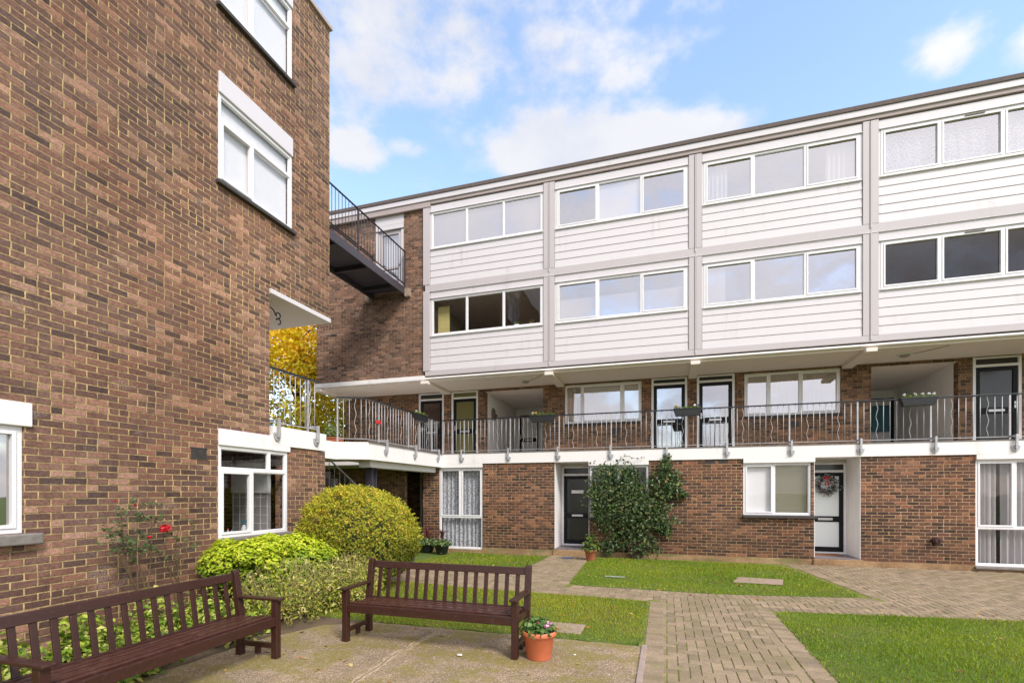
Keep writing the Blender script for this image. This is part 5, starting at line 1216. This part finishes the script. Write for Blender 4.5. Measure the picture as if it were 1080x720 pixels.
# trough with foliage on the landing and teal tray in the passage
t = empty('terracotta_trough', (-7.0, 10.0, 2.79), 'long terracotta trough with plants standing on the landing behind the railing', 'planter')
TX0, TX1 = fx(344, 10.0), fx(358, 10.0)
MB().box(TX0, TX1, 9.9, 10.15, 2.80, 2.97).box(TX0 - .02, TX1 + .02, 9.88, 10.17, 2.97, 3.0).build('trough', M['terra2'], t, bevel=.01)
n = 340; P_ = np.stack([rng.uniform(TX0, TX1 - .03, n), rng.uniform(9.9, 10.15, n), 3.03 + np.abs(rng.normal(0, .16, n))], 1)
leaves('foliage', M['leaf'], P_, np.tile([0, 0, 1.], (n, 1)), .06, pal(n, [(.2, .28, .05), (.45, .45, .3), (.1, .17, .04)], [3, 2, 2]), t, tilt=.8)
tag(MB().box(-6.75, -6.50, 6.62, 6.98, 2.80, 2.865).build('plastic_tray', M['teal'], None, bevel=.01), 'teal plastic tray on the passage floor behind the railing', 'tray')
m = MB().box(-6.385, -6.37, ly(396, -6.38), ly(401.5, -6.38), 3.28, 3.35); tag(m.build('rail_ribbon', M['redplastic'], None, bevel=.004), 'small red tag tied to the landing railing', 'tag')
# wreath with red bow and baubles on the black door
wx, wy, wz = 3.745, 13.985, 1.875
t = empty('door_wreath', (wx, wy - .02, wz), 'snow-dusted christmas wreath with red bow on the black and white door', 'wreath')
n = 1500; a = rng.uniform(0, 2 * np.pi, n); q = rng.normal(0, .045, (n, 3)); rr = .185
P_ = np.stack([wx + (rr + q[:, 0]) * np.cos(a), wy - .04 + q[:, 1] * .5, wz + (rr + q[:, 0]) * np.sin(a)], 1) + q * np.array([.4, .2, .4]); P_[:, 1] = np.minimum(P_[:, 1], wy - .012)
leaves('fir_twigs', M['leaf'], P_, np.tile([0, -1, .2], (n, 1)), .05, pal(n, [(.02, .04, .02), (.70, .72, .74), (.05, .07, .04), (.85, .86, .88)], [5, 2, 3, 2]), t, aspect=.3, tilt=.7)
m = MB(); 
for sx in (-1, 1):
    m.add([(wx, wy - .11, wz + .17), (wx + sx * .065, wy - .13, wz + .215), (wx + sx * .06, wy - .10, wz + .135)], [(0, 1, 2)]); m.add([(wx + sx * .004, wy - .11, wz + .17), (wx + sx * .05, wy - .105, wz - .0), (wx + sx * .012, wy - .105, wz - .02)], [(0, 1, 2)])
    m.add([(wx, wy - .10, wz + .17), (wx + sx * .065, wy - .09, wz + .215), (wx + sx * .06, wy - .12, wz + .135)], [(0, 1, 2)])
m.box(wx - .016, wx + .016, wy - .125, wy - .10, wz + .152, wz + .19); m.build('bow', M['red'], t, fixn=False)
for (u, v) in ((.15, .12), (-.16, .06), (-.02, -.17), (.19, -.03), (-.13, -.12)):
    MB().lathe((wx + u, wy - .085, wz + v - .026), [(0, 0), (.013, .005), (.019, .019), (.013, .033), (0, .038)], 12).build('bauble', M['redplastic'], t, smooth=True)
tag(MB().box(3.36, 4.02, 13.62, 13.98, .169, .185).build('doormat', M['mat'], None, bevel=.004), 'brown coir doormat on the step of the wreath door', 'doormat')
# rusty pipe cowl on the brickwork
x, z = fx(986, DY), CAM_H - (569.5 - 518.5) * (DY / (((986 - 540) / FPX) * _s + _c)) / FPX
m = MB(); m.tube([(x, 13.13, z), (x, 13.05, z)], .075, 16); m.tube([(x, 13.06, z), (x, 12.99, z)], .055, 16); m.tube([(x + .045, 13.08, z + .0), (x + .045, 12.97, z)], .035, 12)
tag(m.build('flue_cowl', M['cast'], None), 'rusty round flue cowl sticking out of the brick wall', 'flue')
# wall ornament in the left porch
m = MB(TL(-5.48)); u0, z0 = 15.4, 4.03
sh = [(0, 0), (.14, .05), (.30, .20), (.32, .28), (.22, .27), (.12, .22), (.10, .36), (.03, .46), (-.06, .44), (-.12, .30), (-.12, .15), (-.07, .04)]
sh = [(u0 + a * 1.25, z0 + b) for a, b in sh]; nn = len(sh)
m.add([(u, .003, z) for u, z in sh] + [(u0 + .05 + (u - u0 - .05) * .8, .06, z0 + .2 + (z - z0 - .2) * .8) for u, z in sh], [tuple(range(nn))[::-1], tuple(range(nn, 2 * nn))] + [(k, (k + 1) % nn, nn + (k + 1) % nn, nn + k) for k in range(nn)])
tag(m.build('wall_ornament', M['clay'], None, smooth=False, bevel=.01), 'brown heart-shaped clay ornament on the white porch wall', 'ornament')
# curly bracket under the passage soffit
hk = MB(); cx, cy, cz = -6.48, ly(293.5, -6.48), 4.945
pts = [Vector((cx - .03, cy - .35, cz - .03)), Vector((cx, cy - .12, cz - .10))] + [Vector((cx, cy + .05 * math.sin(t_), cz - .12 - .045 * (1 - math.cos(t_)))) for t_ in np.linspace(-2.2, 2.2, 9)] + [Vector((cx, cy + .055 * math.sin(t_), cz - .22 - .05 * (1 - math.cos(t_)))) for t_ in np.linspace(-1.2, 3.2, 9)]
hk.tube(pts, .011, 6); hk.box(cx - .04, cx - .02, cy - .38, cy - .32, cz - .06, cz - .001); tag(hk.build('wall_hook', M['black'], None), 'curled black hook below the passage soffit', 'hook')
# steel post, white pipe, blue tray, litter
x, y = gp(431.5, 603); tag(MB().tube([(x, y, 0), (x, y, .43)], .028, 12).build('steel_post', M['galv'], None), 'short grey steel post at the lawn edge behind the right bench', 'post')
a = gp(372, 612); b = gp(426, 591); m = MB().tube([(*a, .10), (*b, .16)], .035, 10); tag(m.build('white_pipe', M['whitep'], None), 'white plastic pipe lying by the round clipped bush', 'pipe')
x, y = gp(598, 588.5); tag(MB().box(x - .14, x + .14, y - .12, y + .12, .006, .016).build('plastic_square', M['blue'], None, bevel=.003), 'flat blue plastic square on the paving before the black door', 'plastic scrap')
a = gp(638, 609); b = gp(659, 610.5); tag(MB().tube([(*a, .035), (*b, .04)], .011, 6).build('stick', M['galv'], None), 'thin grey stick lying on the lawn by the climber', 'stick')
for (px, py, s_, lab) in ((484.5, 693, .022, 'crumpled white scrap of paper on the patio below the bench'), (606, 692, .010, 'tiny white scrap on the patio right of the flowerpot')):
    x, y = gp(px, py); d = [Vector(v) for v in sph(16)]; bm = bmesh.new()
    for v in d: bm.verts.new((x + v.x * s_ * 1.4, y + v.y * s_, .016 + s_ * .6 + v.z * s_ * .6))
    bmesh.ops.convex_hull(bm, input=bm.verts); me = bpy.data.meshes.new('paper_scrap'); bm.to_mesh(me); bm.free(); me.materials.append(M['whitep']); o = bpy.data.objects.new('paper_scrap', me); COL.objects.link(o); tag(o, lab, 'litter')
# kitchen sill things
def bottle(x, y, r, h, mat, cap, name, label, trig=False):
    t = empty(name, (x, y, .961), label, 'bottle')
    MB().lathe((x, y, .961), [(0, 0), (r, .003), (r, h * .6), (r * .5, h * .8), (r * .42, h * .88), (0, h * .88)], 16).build('bottle_body', M[mat], t, smooth=True)
    m = MB().lathe((x, y, .961), [(r * .48, h * .87), (r * .48, h), (0, h)], 12)
    if trig: m.box(x - .012, x + .012, y - .05, y + .04, .961 + h, .961 + h + .04)
    m.build('cap', M[cap], t)
bottle(-6.54, ly(336, -6.54) if False else 6.36, .042, .24, 'whitep', 'teal', 'spray_bottle', 'white spray bottle with teal trigger on the kitchen window sill', True)
bottle(-6.55, 6.06, .022, .17, 'lilac', 'redplastic', 'bottle', 'small bottle with red cap on the kitchen window sill, left of the mullion')
bottle(-6.56, 6.14, .026, .15, 'silver', 'blue', 'bottle', 'small grey bottle nearest the mullion on the kitchen sill')
t = empty('mug', (-6.53, 5.80, .961), 'white mug on the kitchen window sill', 'mug')
MB().lathe((-6.53, 5.80, .961), [(0, 0), (.042, 0), (.044, .09), (.038, .09), (.036, .01), (0, .01)], 20).build('mug_body', M['whitep'], t, smooth=True)
MB().tube([(-6.53, 5.84, 1.03), (-6.53, 5.87, 1.02), (-6.53, 5.87, .99), (-6.53, 5.84, .98)], .006, 6).build('mug_handle', M['whitep'], t, smooth=True)
# middle-left dark window: pale yellow panel and pot plants on the inner sill
tag(MB().box(-6.50, -6.14, 13.42, 13.46, 6.30, 7.2).build('wall_panel', M['cream'], None), 'pale yellow panel behind the left light of the dark window', 'panel')
for (x, lab) in ((6.95, 'small green pot plant on the sill of the dark upper window at the far right'), (-4.05, 'small potted succulent on the sill of the dark first window, left one'), (-3.6, 'small potted succulent on the sill of the dark first window, right one')):
    t = empty('house_plant', (x, 13.5, 6.30), lab, 'house plant', 'sill pots in the dark window'); MB().lathe((x, 13.42, 6.30), [(0, 0), (.07, 0), (.09, .12), (.08, .12), (0, .11)], 16).build('pot', M['terra2' if x > -4 else 'whitep'], t, smooth=True)
    tuft(t, x, 13.42, 6.40, .10, .12, 60, .06, [(.2, .28, .08), (.1, .18, .05)], [1, 1])
# fallen leaves
n = 340; P_ = []
zones = [(-1.7, 2.9, 9.2, 12.6), (-5.5, -3.2, 10.0, 12.4), (-4.5, -.4, 5.8, 7.8), (1.6, 7, 4, 8), (-4.3, -.4, 3.6, 5.5), (-6, -3, 12.3, 13), (-.2, 7, 8, 9)]
for i in range(n):
    z_ = random.choice(zones + zones[:2] + zones[1:2]); P_.append((random.uniform(z_[0], z_[1]), random.uniform(z_[2], z_[3]), random.uniform(.03, .045)))
P_ = np.array(P_); on_p = (P_[:, 1] < 5.6) | ((P_[:, 1] > 7.9) & (P_[:, 1] < 9)); P_[on_p, 2] = .02
o = leaves('fallen_leaves', M['leaf'], P_, np.tile([0, 0, 1.], (n, 1)), .06, pal(n, [(.55, .22, .04), (.50, .33, .10), (.32, .14, .05), (.62, .48, .2)], [3, 3, 2, 2]), None, aspect=.65, tilt=.22)
tag(o, 'scattered orange and brown fallen leaves on grass and paving', 'leaves', kind='stuff')
